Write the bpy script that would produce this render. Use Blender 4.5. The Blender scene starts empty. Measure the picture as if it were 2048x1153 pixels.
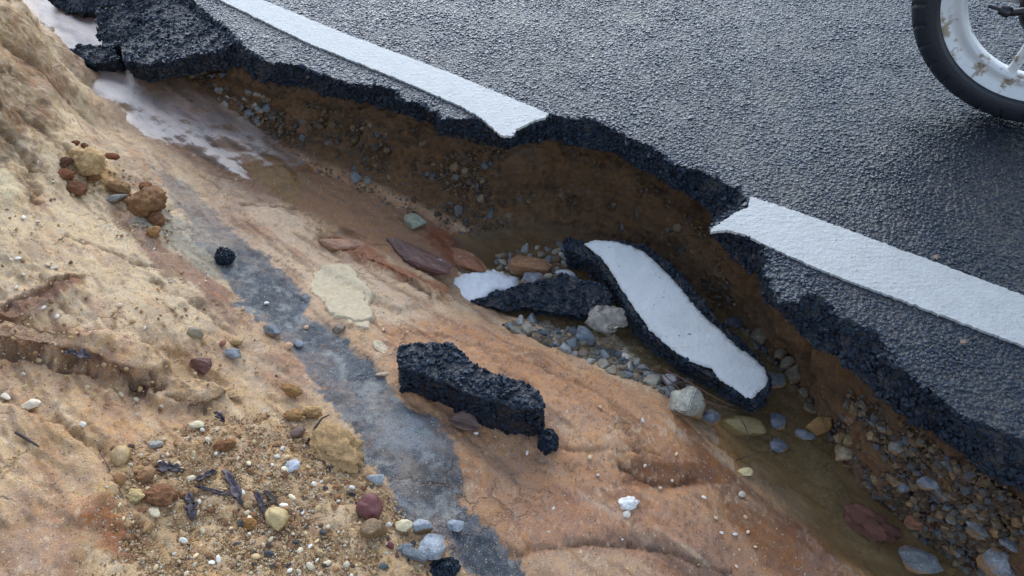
import bpy, bmesh, math, random
import numpy as np
from mathutils import Vector, Matrix, noise as mnoise
from mathutils.geometry import delaunay_2d_cdt

random.seed(7)
rng = np.random.default_rng(11)
R = math.radians
scene = bpy.context.scene
COL = scene.collection

# ------------------------------------------------------------------ camera
PITCH, ROLL, CAMH, FPX, CX, CY = R(46), R(-2), 1.07, 1607.0, 1024.0, 576.5
_F = np.array([0, math.cos(PITCH), -math.sin(PITCH)])
_r = np.array([1.0, 0, 0]); _u = np.array([0, math.sin(PITCH), math.cos(PITCH)])
_R = math.cos(ROLL) * _r + math.sin(ROLL) * _u
_U = -math.sin(ROLL) * _r + math.cos(ROLL) * _u
cam_d = bpy.data.cameras.new('camera')
cam_d.sensor_width = 36; cam_d.lens = FPX * 36 / 2048
cam_d.clip_start = 0.02; cam_d.clip_end = 800
cam = bpy.data.objects.new('camera', cam_d); COL.objects.link(cam)
m = Matrix.Identity(4)
for i in range(3):
    m[i][0], m[i][1], m[i][2] = _R[i], _U[i], -_F[i]
m[0][3], m[1][3], m[2][3] = 0, 0, CAMH
cam.matrix_world = m
cam_d.dof.use_dof = True; cam_d.dof.focus_distance = 1.35; cam_d.dof.aperture_fstop = 20
scene.camera = cam

# ------------------------------------------------------------------ light
SUN_EL, SUN_AZ = R(27), R(-4)                     # overcast: a wide soft sun from beyond the road
world = bpy.data.worlds.new('World'); scene.world = world
world.use_nodes = True
wn = world.node_tree.nodes; wl = world.node_tree.links
bg = wn.get('Background') or wn.new('ShaderNodeBackground')
sky = wn.new('ShaderNodeTexSky'); sky.sky_type = 'NISHITA'; sky.sun_disc = False
sky.sun_elevation = SUN_EL; sky.sun_rotation = SUN_AZ
sky.air_density = 1.0; sky.dust_density = 0.2; sky.ozone_density = 2.0
hs_ = wn.new('ShaderNodeHueSaturation'); hs_.inputs['Saturation'].default_value = 0.72     # cloud cover: greyer than a clear sky
wl.new(sky.outputs[0], hs_.inputs['Color']); wl.new(hs_.outputs[0], bg.inputs[0]); bg.inputs[1].default_value = 0.15
sd_ = bpy.data.lights.new('sun', 'SUN'); sd_.energy = 0.9; sd_.angle = R(55); sd_.color = (0.98, 0.985, 0.99)
sun = bpy.data.objects.new('sun', sd_); COL.objects.link(sun)
sv = Vector((math.sin(SUN_AZ) * math.cos(SUN_EL), math.cos(SUN_AZ) * math.cos(SUN_EL), math.sin(SUN_EL)))
sun.rotation_euler = (-sv).to_track_quat('-Z', 'Y').to_euler()
scene.view_settings.view_transform = 'Standard'; scene.view_settings.look = 'None'
scene.view_settings.exposure = 1.44; scene.view_settings.gamma = 1.0
scene.view_settings.use_curve_mapping = False

# ------------------------------------------------------------------ coordinates
TH = R(-40)
RV = np.array([math.cos(TH), math.sin(TH)])       # along the road
NV = np.array([RV[1], -RV[0]])                    # across it, from the road towards the bank
def to_sd(xy):
    xy = np.asarray(xy, float); return np.stack([xy @ RV, xy @ NV], -1)
def to_xy(s, d):
    return s[..., None] * RV + d[..., None] * NV
def rays(px):
    px = np.asarray(px, float).reshape(-1, 2)
    return _F + ((px[:, :1] - CX) / FPX) * _R + ((CY - px[:, 1:]) / FPX) * _U
def at(px, z=0.0):
    """photo points -> points of the level plane at height z"""
    d = rays(px); t = (np.asarray(z) - CAMH) / d[:, 2]
    P = d * t[:, None]; P[:, 2] += CAMH
    return P
def srgb(c, k=1.0):
    c = np.asarray(c, float) / 255.0
    return np.where(c <= 0.04045, c / 12.92, ((c + 0.055) / 1.055) ** 2.4) * k
def sstep(x, a=0.0, b=1.0):
    t = np.clip((x - a) / (b - a), 0, 1); return t * t * (3 - 2 * t)

# ------------------------------------------------------------------ noise
def _hash(ix, iy, iz, seed):
    h = (ix * np.uint32(374761393) + iy * np.uint32(668265263) + iz * np.uint32(2147483647) + np.uint32(seed * 974711 & 0xffffffff))
    h = (h ^ (h >> np.uint32(13))) * np.uint32(1274126177)
    h = h ^ (h >> np.uint32(16))
    return (h & np.uint32(0xffff)).astype(np.float32) / 32767.5 - 1.0
def vnoise(P, seed=0):
    P = np.asarray(P, np.float32); f = np.floor(P); t = P - f
    t = t * t * t * (t * (t * 6 - 15) + 10)
    i = f.astype(np.int64).astype(np.uint32)
    x0, y0, z0 = i[:, 0], i[:, 1], i[:, 2]; one = np.uint32(1)
    tx, ty, tz = t[:, 0], t[:, 1], t[:, 2]
    def lx(y, z): return _hash(x0, y, z, seed) * (1 - tx) + _hash(x0 + one, y, z, seed) * tx
    a = lx(y0, z0) * (1 - ty) + lx(y0 + one, z0) * ty
    b = lx(y0, z0 + one) * (1 - ty) + lx(y0 + one, z0 + one) * ty
    return a * (1 - tz) + b * tz
_rot = np.array([[0.0, 0.8, 0.6], [-0.8, 0.36, -0.48], [-0.6, -0.48, 0.64]], np.float32)
def fbm(P, freq=1.0, octaves=4, gain=0.5, seed=0):
    with np.errstate(over='ignore'):
        P = np.asarray(P, np.float32) * freq + 37.7; out = 0; amp = 1.0; tot = 0
        for o in range(octaves):
            out = out + amp * vnoise(P, seed + o * 7); tot += amp
            amp *= gain; P = (P @ _rot.T) * 2.03 + 11.3
        return out / tot

# ------------------------------------------------------------------ meshes and objects
def mesh_from(name, V, F, smooth=True):
    me = bpy.data.meshes.new(name)
    V = np.asarray(V, np.float32)
    if isinstance(F, np.ndarray):
        n, k = F.shape
        me.vertices.add(len(V)); me.vertices.foreach_set('co', V.ravel())
        me.loops.add(n * k); me.loops.foreach_set('vertex_index', F.astype(np.int32).ravel())
        me.polygons.add(n); me.polygons.foreach_set('loop_start', np.arange(0, n * k, k, dtype=np.int32))
        me.update(calc_edges=True); me.validate()
    else:
        me.from_pydata(V.tolist(), [], F); me.update()
    me.polygons.foreach_set('use_smooth', [smooth] * len(me.polygons))
    return me
def link(name, me, mat=None, parent=None, kind=None, loc=None):
    o = bpy.data.objects.new(name, me); COL.objects.link(o)
    if mat is not None and me is not None and not me.materials: me.materials.append(mat)
    if parent is not None: o.parent = parent
    if kind: o['kind'] = kind
    if loc is not None: o.location = loc
    return o
def tag(o, label, cat, group=None, kind=None):
    o['label'] = label; o['category'] = cat
    if group: o['group'] = group
    if kind: o['kind'] = kind
    return o
def empty(name, loc=(0, 0, 0)):
    o = bpy.data.objects.new(name, None); o.empty_display_size = 0.05
    COL.objects.link(o); o.location = loc; return o
def grid_faces(ni, nj):
    a = (np.arange(ni - 1)[:, None] * nj + np.arange(nj - 1)[None, :]).ravel()
    return np.stack([a, a + nj, a + nj + 1, a + 1], 1)
def attr_col(me, name, C):
    C = np.asarray(C, np.float32)
    if C.shape[1] == 3: C = np.concatenate([C, np.ones((len(C), 1), np.float32)], 1)
    at_ = me.attributes.new(name, 'FLOAT_COLOR', 'POINT'); at_.data.foreach_set('color', C.ravel())
def attr_f(me, name, A):
    at_ = me.attributes.new(name, 'FLOAT', 'POINT'); at_.data.foreach_set('value', np.asarray(A, np.float32).ravel())
def attr_v(me, name, A):
    at_ = me.attributes.new(name, 'FLOAT_VECTOR', 'POINT'); at_.data.foreach_set('vector', np.asarray(A, np.float32).ravel())
def poly_sd(Q, poly):
    """signed distance of points to a polygon (positive inside)"""
    poly = np.asarray(poly, float); n = len(poly)
    lo, hi = poly.min(0) - 0.12, poly.max(0) + 0.12
    out = np.full(len(Q), -0.12)
    k = np.where(((Q > lo) & (Q < hi)).all(1))[0]
    q = Q[k]; d2 = np.full(len(k), 1e9); ins = np.zeros(len(k), bool)
    for i in range(n):
        a, b = poly[i], poly[(i + 1) % n]; ab = b - a
        t = np.clip(((q - a) @ ab) / (ab @ ab + 1e-12), 0, 1)
        e = q - a - t[:, None] * ab; d2 = np.minimum(d2, (e * e).sum(1))
        c = (a[1] > q[:, 1]) != (b[1] > q[:, 1])
        xi = (b[0] - a[0]) * (q[:, 1] - a[1]) / (b[1] - a[1] + 1e-12) + a[0]
        ins ^= c & (q[:, 0] < xi)
    out[k] = np.where(ins, 1, -1) * np.sqrt(d2)
    return out
def resample(P, step=None, n=None):
    P = np.asarray(P, float); L = np.r_[0, np.cumsum(np.linalg.norm(np.diff(P, axis=0), axis=1))]
    if n is None: n = max(2, int(L[-1] / step) + 1)
    t = np.linspace(0, L[-1], n)
    return np.stack([np.interp(t, L, P[:, i]) for i in range(P.shape[1])], 1)

# ------------------------------------------------------------------ materials
class NB:
    def __init__(s, name):
        s.m = bpy.data.materials.new(name); s.m.use_nodes = True
        s.t = s.m.node_tree; s.t.nodes.clear()
        s.out = s.t.nodes.new('ShaderNodeOutputMaterial')
    def n(s, typ, ins=None, **kw):
        nd = s.t.nodes.new(typ)
        for k, v in kw.items(): setattr(nd, k, v)
        for k, v in (ins or {}).items(): s.set(nd.inputs[k], v)
        return nd
    def set(s, sock, v):
        if isinstance(v, bpy.types.NodeSocket): s.t.links.new(v, sock)
        elif isinstance(v, bpy.types.Node): s.t.links.new(v.outputs[0], sock)
        else:
            if hasattr(sock.default_value, '__len__') and hasattr(v, '__len__') and len(v) == 3 and len(sock.default_value) == 4: v = (*v, 1)
            sock.default_value = v
    def coord(s, which='Object'): return s.n('ShaderNodeTexCoord').outputs[which]
    def noise(s, scale, detail=4, rough=0.55, vec=None, dist=0):
        return s.n('ShaderNodeTexNoise', {'Scale': scale, 'Detail': detail, 'Roughness': rough, 'Distortion': dist, 'Vector': vec if vec is not None else s.coord()})
    def math(s, op, a, b=0.0, clamp=False):
        nd = s.n('ShaderNodeMath', operation=op, use_clamp=clamp); s.set(nd.inputs[0], a); s.set(nd.inputs[1], b); return nd.outputs[0]
    def ramp(s, fac, a, b):
        nd = s.n('ShaderNodeMapRange', {'From Min': a, 'From Max': b}, clamp=True); s.set(nd.inputs['Value'], fac); return nd.outputs[0]
    def mix(s, fac, a, b, mode='MIX'):
        nd = s.n('ShaderNodeMix', data_type='RGBA', blend_type=mode); s.set(nd.inputs['Factor'], fac); s.set(nd.inputs['A'], a) if False else None
        s.set(nd.inputs[6], a); s.set(nd.inputs[7], b); return nd.outputs[2]
    def bump(s, h, dist=0.002, strength=1.0, nrm=None):
        nd = s.n('ShaderNodeBump', {'Height': h, 'Distance': dist, 'Strength': strength})
        if nrm is not None: s.set(nd.inputs['Normal'], nrm)
        return nd.outputs[0]
    def bsdf(s, **kw):
        nd = s.n('ShaderNodeBsdfPrincipled')
        for k, v in kw.items(): s.set(nd.inputs[k.replace('_', ' ')], v)
        return nd
    def done(s, sh): s.t.links.new(sh.outputs[0] if isinstance(sh, bpy.types.Node) else sh, s.out.inputs[0]); return s.m
    def attr(s, name): return s.n('ShaderNodeAttribute', attribute_name=name)

def mat_terrain():
    b = NB('wet_sandstone_and_soil')
    col = b.attr('Col').outputs['Color']; wet = b.attr('wet').outputs['Fac']; grit = b.attr('grit').outputs['Fac']
    n1 = b.noise(55, 5, 0.6); n2 = b.noise(420, 3, 0.6); n3 = b.noise(1500, 2, 0.6)
    c = b.mix(1.0, col, b.n('ShaderNodeValToRGB', {0: n1}).outputs[0], 'SOFT_LIGHT') if False else col
    f1 = b.ramp(n1.outputs[0], 0.25, 0.75); f2 = b.ramp(n2.outputs[0], 0.25, 0.75)
    k = b.math('ADD', b.math('MULTIPLY', f1, 0.34), b.math('MULTIPLY', f2, 0.6)); k = b.math('ADD', k, 0.57)
    hs = b.n('ShaderNodeHueSaturation', {'Saturation': b.math('ADD', b.math('MULTIPLY', f1, 0.25), 0.86), 'Value': k, 'Color': c})
    # pale and dark single grains
    vo = b.n('ShaderNodeTexVoronoi', {'Scale': 260.0, 'Vector': b.coord(), 'Randomness': 1.0})
    sep = b.n('ShaderNodeSeparateColor', {0: vo.outputs['Color']})
    inside = b.math('LESS_THAN', vo.outputs['Distance'], 0.34)
    pale = b.math('MULTIPLY', b.math('MULTIPLY', b.math('GREATER_THAN', b.math('ADD', sep.outputs[0], b.math('MULTIPLY', n1.outputs[0], .12)), 1.02), inside), grit)
    dark = b.math('MULTIPLY', b.math('MULTIPLY', b.math('LESS_THAN', sep.outputs[0], 0.07), inside), grit)
    c2 = b.mix(b.math('MULTIPLY', pale, 0.75), hs.outputs[0], tuple(srgb((226, 206, 178))))
    c2 = b.mix(b.math('MULTIPLY', dark, 0.65), c2, tuple(srgb((80, 58, 42))))
    vein = b.attr('vein').outputs['Fac']; n5 = b.noise(560, 3, 0.7); n6 = b.noise(90, 4, 0.7)
    c2 = b.mix(b.math('MULTIPLY', b.math('MULTIPLY', b.ramp(b.math('ADD', n5.outputs[0], b.math('MULTIPLY', b.math('SUBTRACT', n6.outputs[0], .5), .5)), 0.54, 0.68), vein), 0.7), c2, tuple(srgb((186, 182, 170))))
    c2 = b.mix(b.math('MULTIPLY', b.math('MULTIPLY', b.ramp(n5.outputs[0], 0.46, 0.34), vein), 0.75), c2, tuple(srgb((44, 46, 50))))
    dv = b.n('ShaderNodeVectorMath', {0: b.coord(), 1: b.n('ShaderNodeVectorMath', {0: b.noise(14, 4, .65).outputs['Color'], 'Scale': .09}, operation='SCALE').outputs[0]}, operation='ADD').outputs[0]
    ve = b.n('ShaderNodeTexVoronoi', {'Scale': 9.0, 'Vector': dv}, feature='DISTANCE_TO_EDGE'); cm = b.math('MULTIPLY', b.math('MULTIPLY', b.ramp(ve.outputs[0], 0.035, 0.0), b.ramp(b.noise(5, 3).outputs[0], .5, .62)), grit)
    c2 = b.mix(b.math('MULTIPLY', cm, .4), c2, tuple(srgb((96, 66, 42))))
    h = b.math('SUBTRACT', b.math('MULTIPLY', n2.outputs[0], 1.1), b.math('MULTIPLY', cm, 1.6)); h = b.math('ADD', h, 0.0)
    h = b.math('ADD', b.math('MULTIPLY', h, 1.0), b.math('MULTIPLY', n3.outputs[0], 0.45))
    h = b.math('ADD', h, b.math('MULTIPLY', n1.outputs[0], 1.2))
    h = b.math('ADD', h, b.math('MULTIPLY', b.math('SUBTRACT', pale, dark), 0.35))
    rough = b.math('SUBTRACT', 0.88, b.math('MULTIPLY', wet, 0.6))
    p = b.bsdf(Base_Color=c2, Roughness=rough, Specular_IOR_Level=b.math('ADD', 0.25, b.math('MULTIPLY', wet, 0.3)),
               Normal=b.bump(h, 0.005, b.math('SUBTRACT', 0.9, b.math('MULTIPLY', wet, 0.35))))
    return b.done(p)
def mat_chips(name, coat, spec, rough):
    b = NB(name)
    rnd = b.n('ShaderNodeObjectInfo').outputs['Random']
    c = b.mix(b.ramp(rnd, 0.0, 1.0), (0.004, 0.006, 0.010), (0.012, 0.017, 0.027))
    c = b.mix(b.math('GREATER_THAN', rnd, 0.994), c, (0.10, 0.10, 0.10))
    n = b.noise(700, 3); r = b.math('ADD', rough, b.math('MULTIPLY', b.ramp(n.outputs[0], 0.3, 0.7), 0.2))
    p = b.bsdf(Base_Color=c, Roughness=r, Specular_IOR_Level=spec, Specular_Tint=(.60, .79, 1.0, 1), Coat_Weight=coat, Coat_Roughness=0.2, Coat_IOR=1.3, Normal=b.bump(n.outputs[0], 0.001, 0.5))
    return b.done(p)
def mat_asphalt():
    b = NB('wet_asphalt')
    v = b.n('ShaderNodeTexVoronoi', {'Scale': 115.0, 'Vector': b.coord()})
    n = b.noise(300, 4)
    c = b.mix(b.ramp(n.outputs[0], 0.3, 0.7), (0.008, 0.009, 0.011), (0.024, 0.026, 0.031))
    h = b.math('ADD', b.math('MULTIPLY', v.outputs['Distance'], -1.0), b.math('MULTIPLY', n.outputs[0], 0.5))
    p = b.bsdf(Base_Color=c, Roughness=0.45, Specular_IOR_Level=0.5, Normal=b.bump(h, 0.006, 1.0))
    return b.done(p)
def mat_paint(name, k):
    b = NB(name)
    o = b.coord(); n = b.noise(28, 5); n2 = b.noise(320, 4); n3 = b.noise(105, 3, .6)
    mp = b.n('ShaderNodeMapping', {'Vector': o, 'Rotation': (0, 0, R(18)), 'Scale': (6, 160, 6)})
    st = b.noise(1.0, 3, 0.5, mp.outputs[0])
    c = b.mix(b.ramp(n.outputs[0], 0.3, 0.75), (0.63 * k, 0.635 * k, 0.60 * k), (0.75 * k, 0.755 * k, 0.715 * k))
    c = b.mix(b.math('MULTIPLY', b.ramp(n2.outputs[0], 0.60, 0.72), 0.25), c, (0.42, 0.41, 0.38))
    n4 = b.noise(9, 6, 0.7); c = b.mix(b.math('MULTIPLY', b.ramp(n4.outputs[0], 0.42, 0.72), 0.42), c, (0.40, 0.40, 0.37))
    c = b.mix(b.math('MULTIPLY', b.ramp(n3.outputs[0], 0.67, 0.71), 0.8), c, (0.12, 0.12, 0.11))
    h = b.math('ADD', b.math('MULTIPLY', n2.outputs[0], 0.5), b.math('MULTIPLY', st.outputs[0], 0.35)); h = b.math('ADD', h, n3.outputs[0])
    return b.done(b.bsdf(Base_Color=c, Roughness=0.5, Specular_IOR_Level=0.4, Normal=b.bump(h, 0.003, 0.8)))
def mat_stone(name, rough=0.6, fine=300, contrast=0.5, bump=0.0015, spots=0.0, mud=0.0):
    b = NB(name)
    info = b.n('ShaderNodeObjectInfo'); col = info.outputs['Color']
    off = b.n('ShaderNodeVectorMath', {0: b.coord(), 1: info.outputs['Location']}, operation='ADD').outputs[0]
    n1 = b.noise(1.7, 5, 0.65, off); n2 = b.noise(fine, 4, 0.65, off); n3 = b.noise(2.6, 4, 0.6, off, 1.6)
    k = b.math('ADD', b.math('MULTIPLY', b.ramp(n1.outputs[0], 0.3, 0.7), contrast), b.math('MULTIPLY', b.ramp(n2.outputs[0], 0.3, 0.7), contrast * 0.8))
    k = b.math('ADD', k, 1.0 - contrast * 0.85)
    hs = b.n('ShaderNodeHueSaturation', {'Value': k, 'Color': col, 'Saturation': 1.0})
    c = b.mix(b.math('MULTIPLY', b.ramp(n3.outputs[0], 0.62, 0.7), spots), hs.outputs[0], (0.5, 0.5, 0.47))
    sx = b.n('ShaderNodeSeparateXYZ', {0: b.coord()}); lowz = b.math('SUBTRACT', b.math('MULTIPLY', n1.outputs[0], 1.6), b.math('ADD', sx.outputs[2], .62))
    c = b.mix(b.math('MULTIPLY', b.ramp(lowz, 0.0, 0.35), mud), c, tuple(srgb((138, 106, 70))))
    h = b.math('ADD', n1.outputs[0], b.math('MULTIPLY', n2.outputs[0], 0.6))
    return b.done(b.bsdf(Base_Color=c, Roughness=rough, Specular_IOR_Level=0.4, Normal=b.bump(h, bump, 0.8)))
def mat_varied(name, cols, rough=0.7):
    b = NB(name)
    rnd = b.n('ShaderNodeObjectInfo').outputs['Random']
    rp = b.n('ShaderNodeValToRGB', {0: rnd}); cr = rp.color_ramp; cr.interpolation = 'CONSTANT'
    while len(cr.elements) < len(cols): cr.elements.new(1.0)
    for i, c in enumerate(cols):
        cr.elements[i].position = i / len(cols); cr.elements[i].color = (*srgb(c), 1)
    n = b.noise(400, 3)
    c = b.mix(b.math('MULTIPLY', b.ramp(n.outputs[0], 0.35, 0.65), 0.45), rp.outputs[0], (0.05, 0.04, 0.03))
    return b.done(b.bsdf(Base_Color=c, Roughness=rough, Specular_IOR_Level=0.4, Normal=b.bump(n.outputs[0], 0.0015, 0.7)))
def mat_plain(name, col, rough=0.5, spec=0.5, metal=0.0, nscale=60, contrast=0.25, bump=0.0, dirt=None, dirt_lo=0.55):
    b = NB(name); n = b.noise(nscale, 5, 0.6)
    c = b.mix(b.ramp(n.outputs[0], 0.3, 0.7), tuple(np.array(col) * (1 - contrast)), tuple(np.minimum(np.array(col) * (1 + contrast), 1)))
    if dirt is not None:
        d = b.noise(22, 6, 0.65); c = b.mix(b.ramp(d.outputs[0], dirt_lo, dirt_lo + 0.06), c, dirt)
    kw = dict(Base_Color=c, Roughness=rough, Specular_IOR_Level=spec, Metallic=metal)
    if bump: kw['Normal'] = b.bump(n.outputs[0], bump, 0.8)
    return b.done(b.bsdf(**kw))
def mat_water():
    b = NB('muddy_water')
    foam = b.attr('foam').outputs['Fac']; murk = b.attr('murk').outputs['Fac']
    fl = b.attr('flow').outputs['Vector']; n = b.noise(40, 4, 0.6, fl, 0.6); n2 = b.noise(150, 3, .5, fl)
    h = b.math('ADD', n.outputs[0], b.math('MULTIPLY', n2.outputs[0], 0.25))
    nr = b.bump(h, 0.004, 0.3)
    tr = b.n('ShaderNodeBsdfTransparent', {'Color': (0.90, 0.81, 0.66)})
    df = b.n('ShaderNodeBsdfDiffuse', {'Color': b.mix(b.attr('film').outputs['Fac'], tuple(srgb((152, 126, 88))), tuple(srgb((184, 148, 124)))), 'Normal': nr})
    body = b.n('ShaderNodeMixShader', {0: b.math('MULTIPLY', murk, b.ramp(n.outputs[0], 0.0, 0.9)), 1: tr, 2: df})
    gl = b.n('ShaderNodeBsdfGlossy', {'Roughness': b.math('ADD', .12, b.math('MULTIPLY', b.attr('film').outputs['Fac'], .35)), 'Normal': nr, 'Color': (1, 1, 1)})
    fr = b.n('ShaderNodeFresnel', {'IOR': 1.34, 'Normal': nr})
    w = b.n('ShaderNodeMixShader', {0: b.math('MULTIPLY', fr.outputs[0], b.math('SUBTRACT', 1.0, b.math('MULTIPLY', b.attr('film').outputs['Fac'], .82))), 1: body.outputs[0], 2: gl.outputs[0]})
    fo = b.bsdf(Base_Color=(0.46, 0.38, 0.34), Roughness=0.45, Normal=nr)  # pale foam colour, also painting the sky's reflection on the upstream water
    fn = b.noise(70, 5, 0.65, fl, 1.2)
    ff = b.ramp(b.math('ADD', foam, b.math('MULTIPLY', b.math('SUBTRACT', fn.outputs[0], 0.5), 1.6)), 0.50, 0.95)
    ff = b.math('MULTIPLY', ff, b.ramp(foam, 0.0, 0.2))
    return b.done(b.n('ShaderNodeMixShader', {0: b.math('MULTIPLY', ff, 0.24), 1: w.outputs[0], 2: fo.outputs[0]}))
def mat_plastic():
    b = NB('clear_plastic_film')
    n = b.noise(16, 2, 0.5, None, 1.5); nr = b.bump(n.outputs[0], 0.008, .8)
    tr = b.n('ShaderNodeBsdfTransparent', {'Color': (0.93, 0.9, 0.84)})
    df = b.n('ShaderNodeBsdfDiffuse', {'Color': (0.46, 0.41, 0.34), 'Normal': nr})
    gl = b.n('ShaderNodeBsdfGlossy', {'Roughness': 0.12, 'Normal': nr})
    m1 = b.n('ShaderNodeMixShader', {0: b.math('MULTIPLY', b.ramp(n.outputs[0], .2, .7), .75), 1: tr.outputs[0], 2: df.outputs[0]})
    lw = b.n('ShaderNodeLayerWeight', {'Blend': 0.22, 'Normal': nr})
    return b.done(b.n('ShaderNodeMixShader', {0: lw.outputs[0], 1: m1.outputs[0], 2: gl.outputs[0]}))

M_TER, M_ASP = mat_terrain(), mat_asphalt()
M_CHIP = mat_chips('bitumen_coated_aggregate', .1, .4, .34); M_CHIPW = mat_chips('wet_road_aggregate', .35, .40, .16)
M_PAINT = mat_paint('worn_road_paint', .62); M_PAINT2 = mat_paint('clean_road_paint', .84)
M_STONE = mat_stone('stone', 0.45, 8, 1.0, 0.005, 0.6, mud=1.0)
M_PEB = mat_stone('smooth_pebble', 0.55, 14, 0.5, 0.0012, 0.0, mud=.8)
M_CLOD = mat_stone('earth_clod', 0.9, 12, 0.7, 0.006)
M_WATER, M_BAG = mat_water(), mat_plastic()

# ------------------------------------------------------------------ terrain: the eroded ditch and the sandstone bank
CTRL = [  # photo x, y and height: bank, ledges, water's edge
 (160,170,-.10),(250,270,-.125),(350,330,-.16),(450,400,-.185),(560,470,-.205),(650,510,-.22),(760,530,-.235),(880,590,-.25),(960,630,-.25),
 (1100,690,-.25),(1230,760,-.25),(1340,810,-.262),(1400,880,-.272),(1500,980,-.287),(1620,1075,-.295),(1730,1153,-.30),
 (600,600,-.165),(700,680,-.175),(800,650,-.195),(950,720,-.205),(1000,950,-.195),(1200,850,-.215),(1250,1010,-.235),(1400,1080,-.262),
 (1500,1153,-.278),(1200,1150,-.228),(1000,1150,-.185),(820,1000,-.14),(700,850,-.13),(860,760,-.18),(600,1000,-.09),(600,1153,-.085),
 (400,900,-.055),(300,1100,-.02),(0,1153,.05),(0,900,.055),(150,850,.02),(250,780,-.03),(260,680,-.01),(100,680,.04),(0,600,.08),
 (100,480,.05),(300,560,-.05),(420,560,-.1),(500,620,-.12),(300,400,-.09),(150,400,-.0),(60,330,.07),(0,250,.14),(0,120,.19),(50,70,.13),
 (110,150,.03),(150,225,-.06),(70,200,.1),(0,0,.2),(40,0,.13),
 # bed of the ditch under the water
 (110,35,-.11),(150,130,-.135),(230,195,-.15),(330,265,-.19),(450,325,-.218),(570,385,-.232),(700,450,-.243),(850,520,-.258),(930,560,-.288),(970,582,-.315),(1040,625,-.318),(1100,645,-.308),(1250,715,-.303),(1420,700,-.345),(1420,800,-.31),(1600,870,-.345),(1540,930,-.33),(1680,1000,-.345),(1780,1100,-.345),(1720,1110,-.34)]
FOOT = [(110,5,-.11),(200,75,-.13),(290,155,-.15),(420,222,-.2),(500,270,-.22),(600,325,-.235),(720,380,-.245),(830,430,-.262),(930,478,-.288),(1010,500,-.33),(1130,500,-.335),
        (1260,545,-.34),(1380,620,-.345),(1470,700,-.345),(1560,790,-.345),(1625,850,-.345),(1690,930,-.345),(1760,1000,-.345),(1850,1075,-.345),(1950,1170,-.345)]
# the broken edge of the asphalt: top line T and lower line B, in matching stretches
TSEG = [[(150,-150),(300,-60),(400,15),(458,58)],
        [(458,58),(490,95),(545,128),(600,131),(651,151),(703,168),(754,173),(791,182),(812,203),(846,209),(873,226),(884,240),(925,237),(959,237),(979,250),(996,267),(1007,273)],
        [(1007,273),(1027,273),(1031,262),(1065,247),(1096,228)],
        [(1096,228),(1130,237),(1181,238),(1208,247),(1243,271),(1300,291),(1348,328),(1399,342),(1450,366),(1478,379),(1498,401)],
        [(1498,401),(1495,415),(1474,424),(1450,438),(1433,451),(1421,462)],
        [(1421,462),(1461,462),(1519,483),(1526,494)],
        [(1526,494),(1530,520),(1532,550),(1550,591),(1553,605),(1594,602),(1614,591),(1642,591),(1666,612),(1676,632),(1724,650),(1758,670),(1785,708),(1792,728),(1820,742),(1854,772),(1888,798),(1916,826),(1967,849),(2048,881)],
        [(2048,881),(2200,960),(2600,1200)]]
BSEG = [[(120,-110),(260,-20),(380,60),(430,105)],
        [(430,105),(470,130),(530,165),(600,172),(644,189),(737,206),(805,226),(839,240),(873,249),(884,271),(942,281),(1003,294)],
        [(1003,294),(1024,293),(1044,288),(1080,283),(1113,281)],
        [(1113,281),(1164,295),(1232,308),(1249,322),(1300,345),(1340,375),(1380,390),(1410,410),(1432,436)],
        [(1432,436),(1431,445),(1429,455),(1427,470)],
        [(1427,470),(1457,513),(1478,525),(1492,540)],
        [(1492,540),(1519,550),(1529,571),(1536,605),(1570,626),(1584,649),(1608,673),(1638,701),(1676,712),(1690,732),(1708,745),(1735,769),(1778,806),(1810,830),(1830,857),(1873,860),(1892,881),(1924,908),(1947,928),(1987,951),(2018,971),(2048,991)],
        [(2048,991),(2180,1080),(2540,1290)]]
ZB = -0.066
def seg_pts(segs, z):
    out = []
    for sg in segs:
        P = at(sg, z); out.append(P)
    return out
T3, B3 = seg_pts(TSEG, -0.003), seg_pts(BSEG, ZB)

ctrl = np.array(CTRL); cp = at(ctrl[:, :2], ctrl[:, 2]); csd = to_sd(cp[:, :2]); cz = ctrl[:, 2]
foot = np.array(FOOT); fsd = to_sd(at(foot[:, :2], foot[:, 2])[:, :2]); fz = foot[:, 2]
o = np.argsort(fsd[:, 0]); fsd, fz = fsd[o], fz[o]
ext = np.concatenate([fsd, fsd - [0, .25]]); extz = np.r_[fz, fz]
more = np.array([(-2.9, .1, .25), (-2.4, .35, .3), (-1.6, .45, .3), (-.9, .5, .24), (-.1, .45, .12), (.5, .3, .0), (.8, -.1, -.1), (.9, -.6, -.26), (.8, -.9, -.3), (-2.95, -.35, .1)])
SDP = np.concatenate([csd, ext, more[:, :2]]); ZP = np.r_[cz, extz, more[:, 2]]
def _k(r2): return 0.5 * r2 * np.log(r2 + 1e-12)
n_ = len(SDP)
Km = _k(((SDP[:, None] - SDP[None]) ** 2).sum(-1)) + np.eye(n_) * 4e-4
Pm = np.c_[np.ones(n_), SDP]
A_ = np.block([[Km, Pm], [Pm.T, np.zeros((3, 3))]])
W_ = np.linalg.solve(A_, np.r_[ZP, 0, 0, 0])
def tps(s, d):
    s = np.clip(s, -2.95, .85).ravel(); d = np.clip(d, -1.5, .45).ravel(); out = np.empty(len(s))
    for i in range(0, len(s), 40000):
        q = np.stack([s[i:i + 40000], d[i:i + 40000]], 1)
        r2 = (q ** 2).sum(1)[:, None] + (SDP ** 2).sum(1)[None] - 2 * q @ SDP.T
        out[i:i + 40000] = _k(np.maximum(r2, 0)) @ W_[:n_] + W_[n_] + q @ W_[n_ + 1:]
    return out
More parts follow.
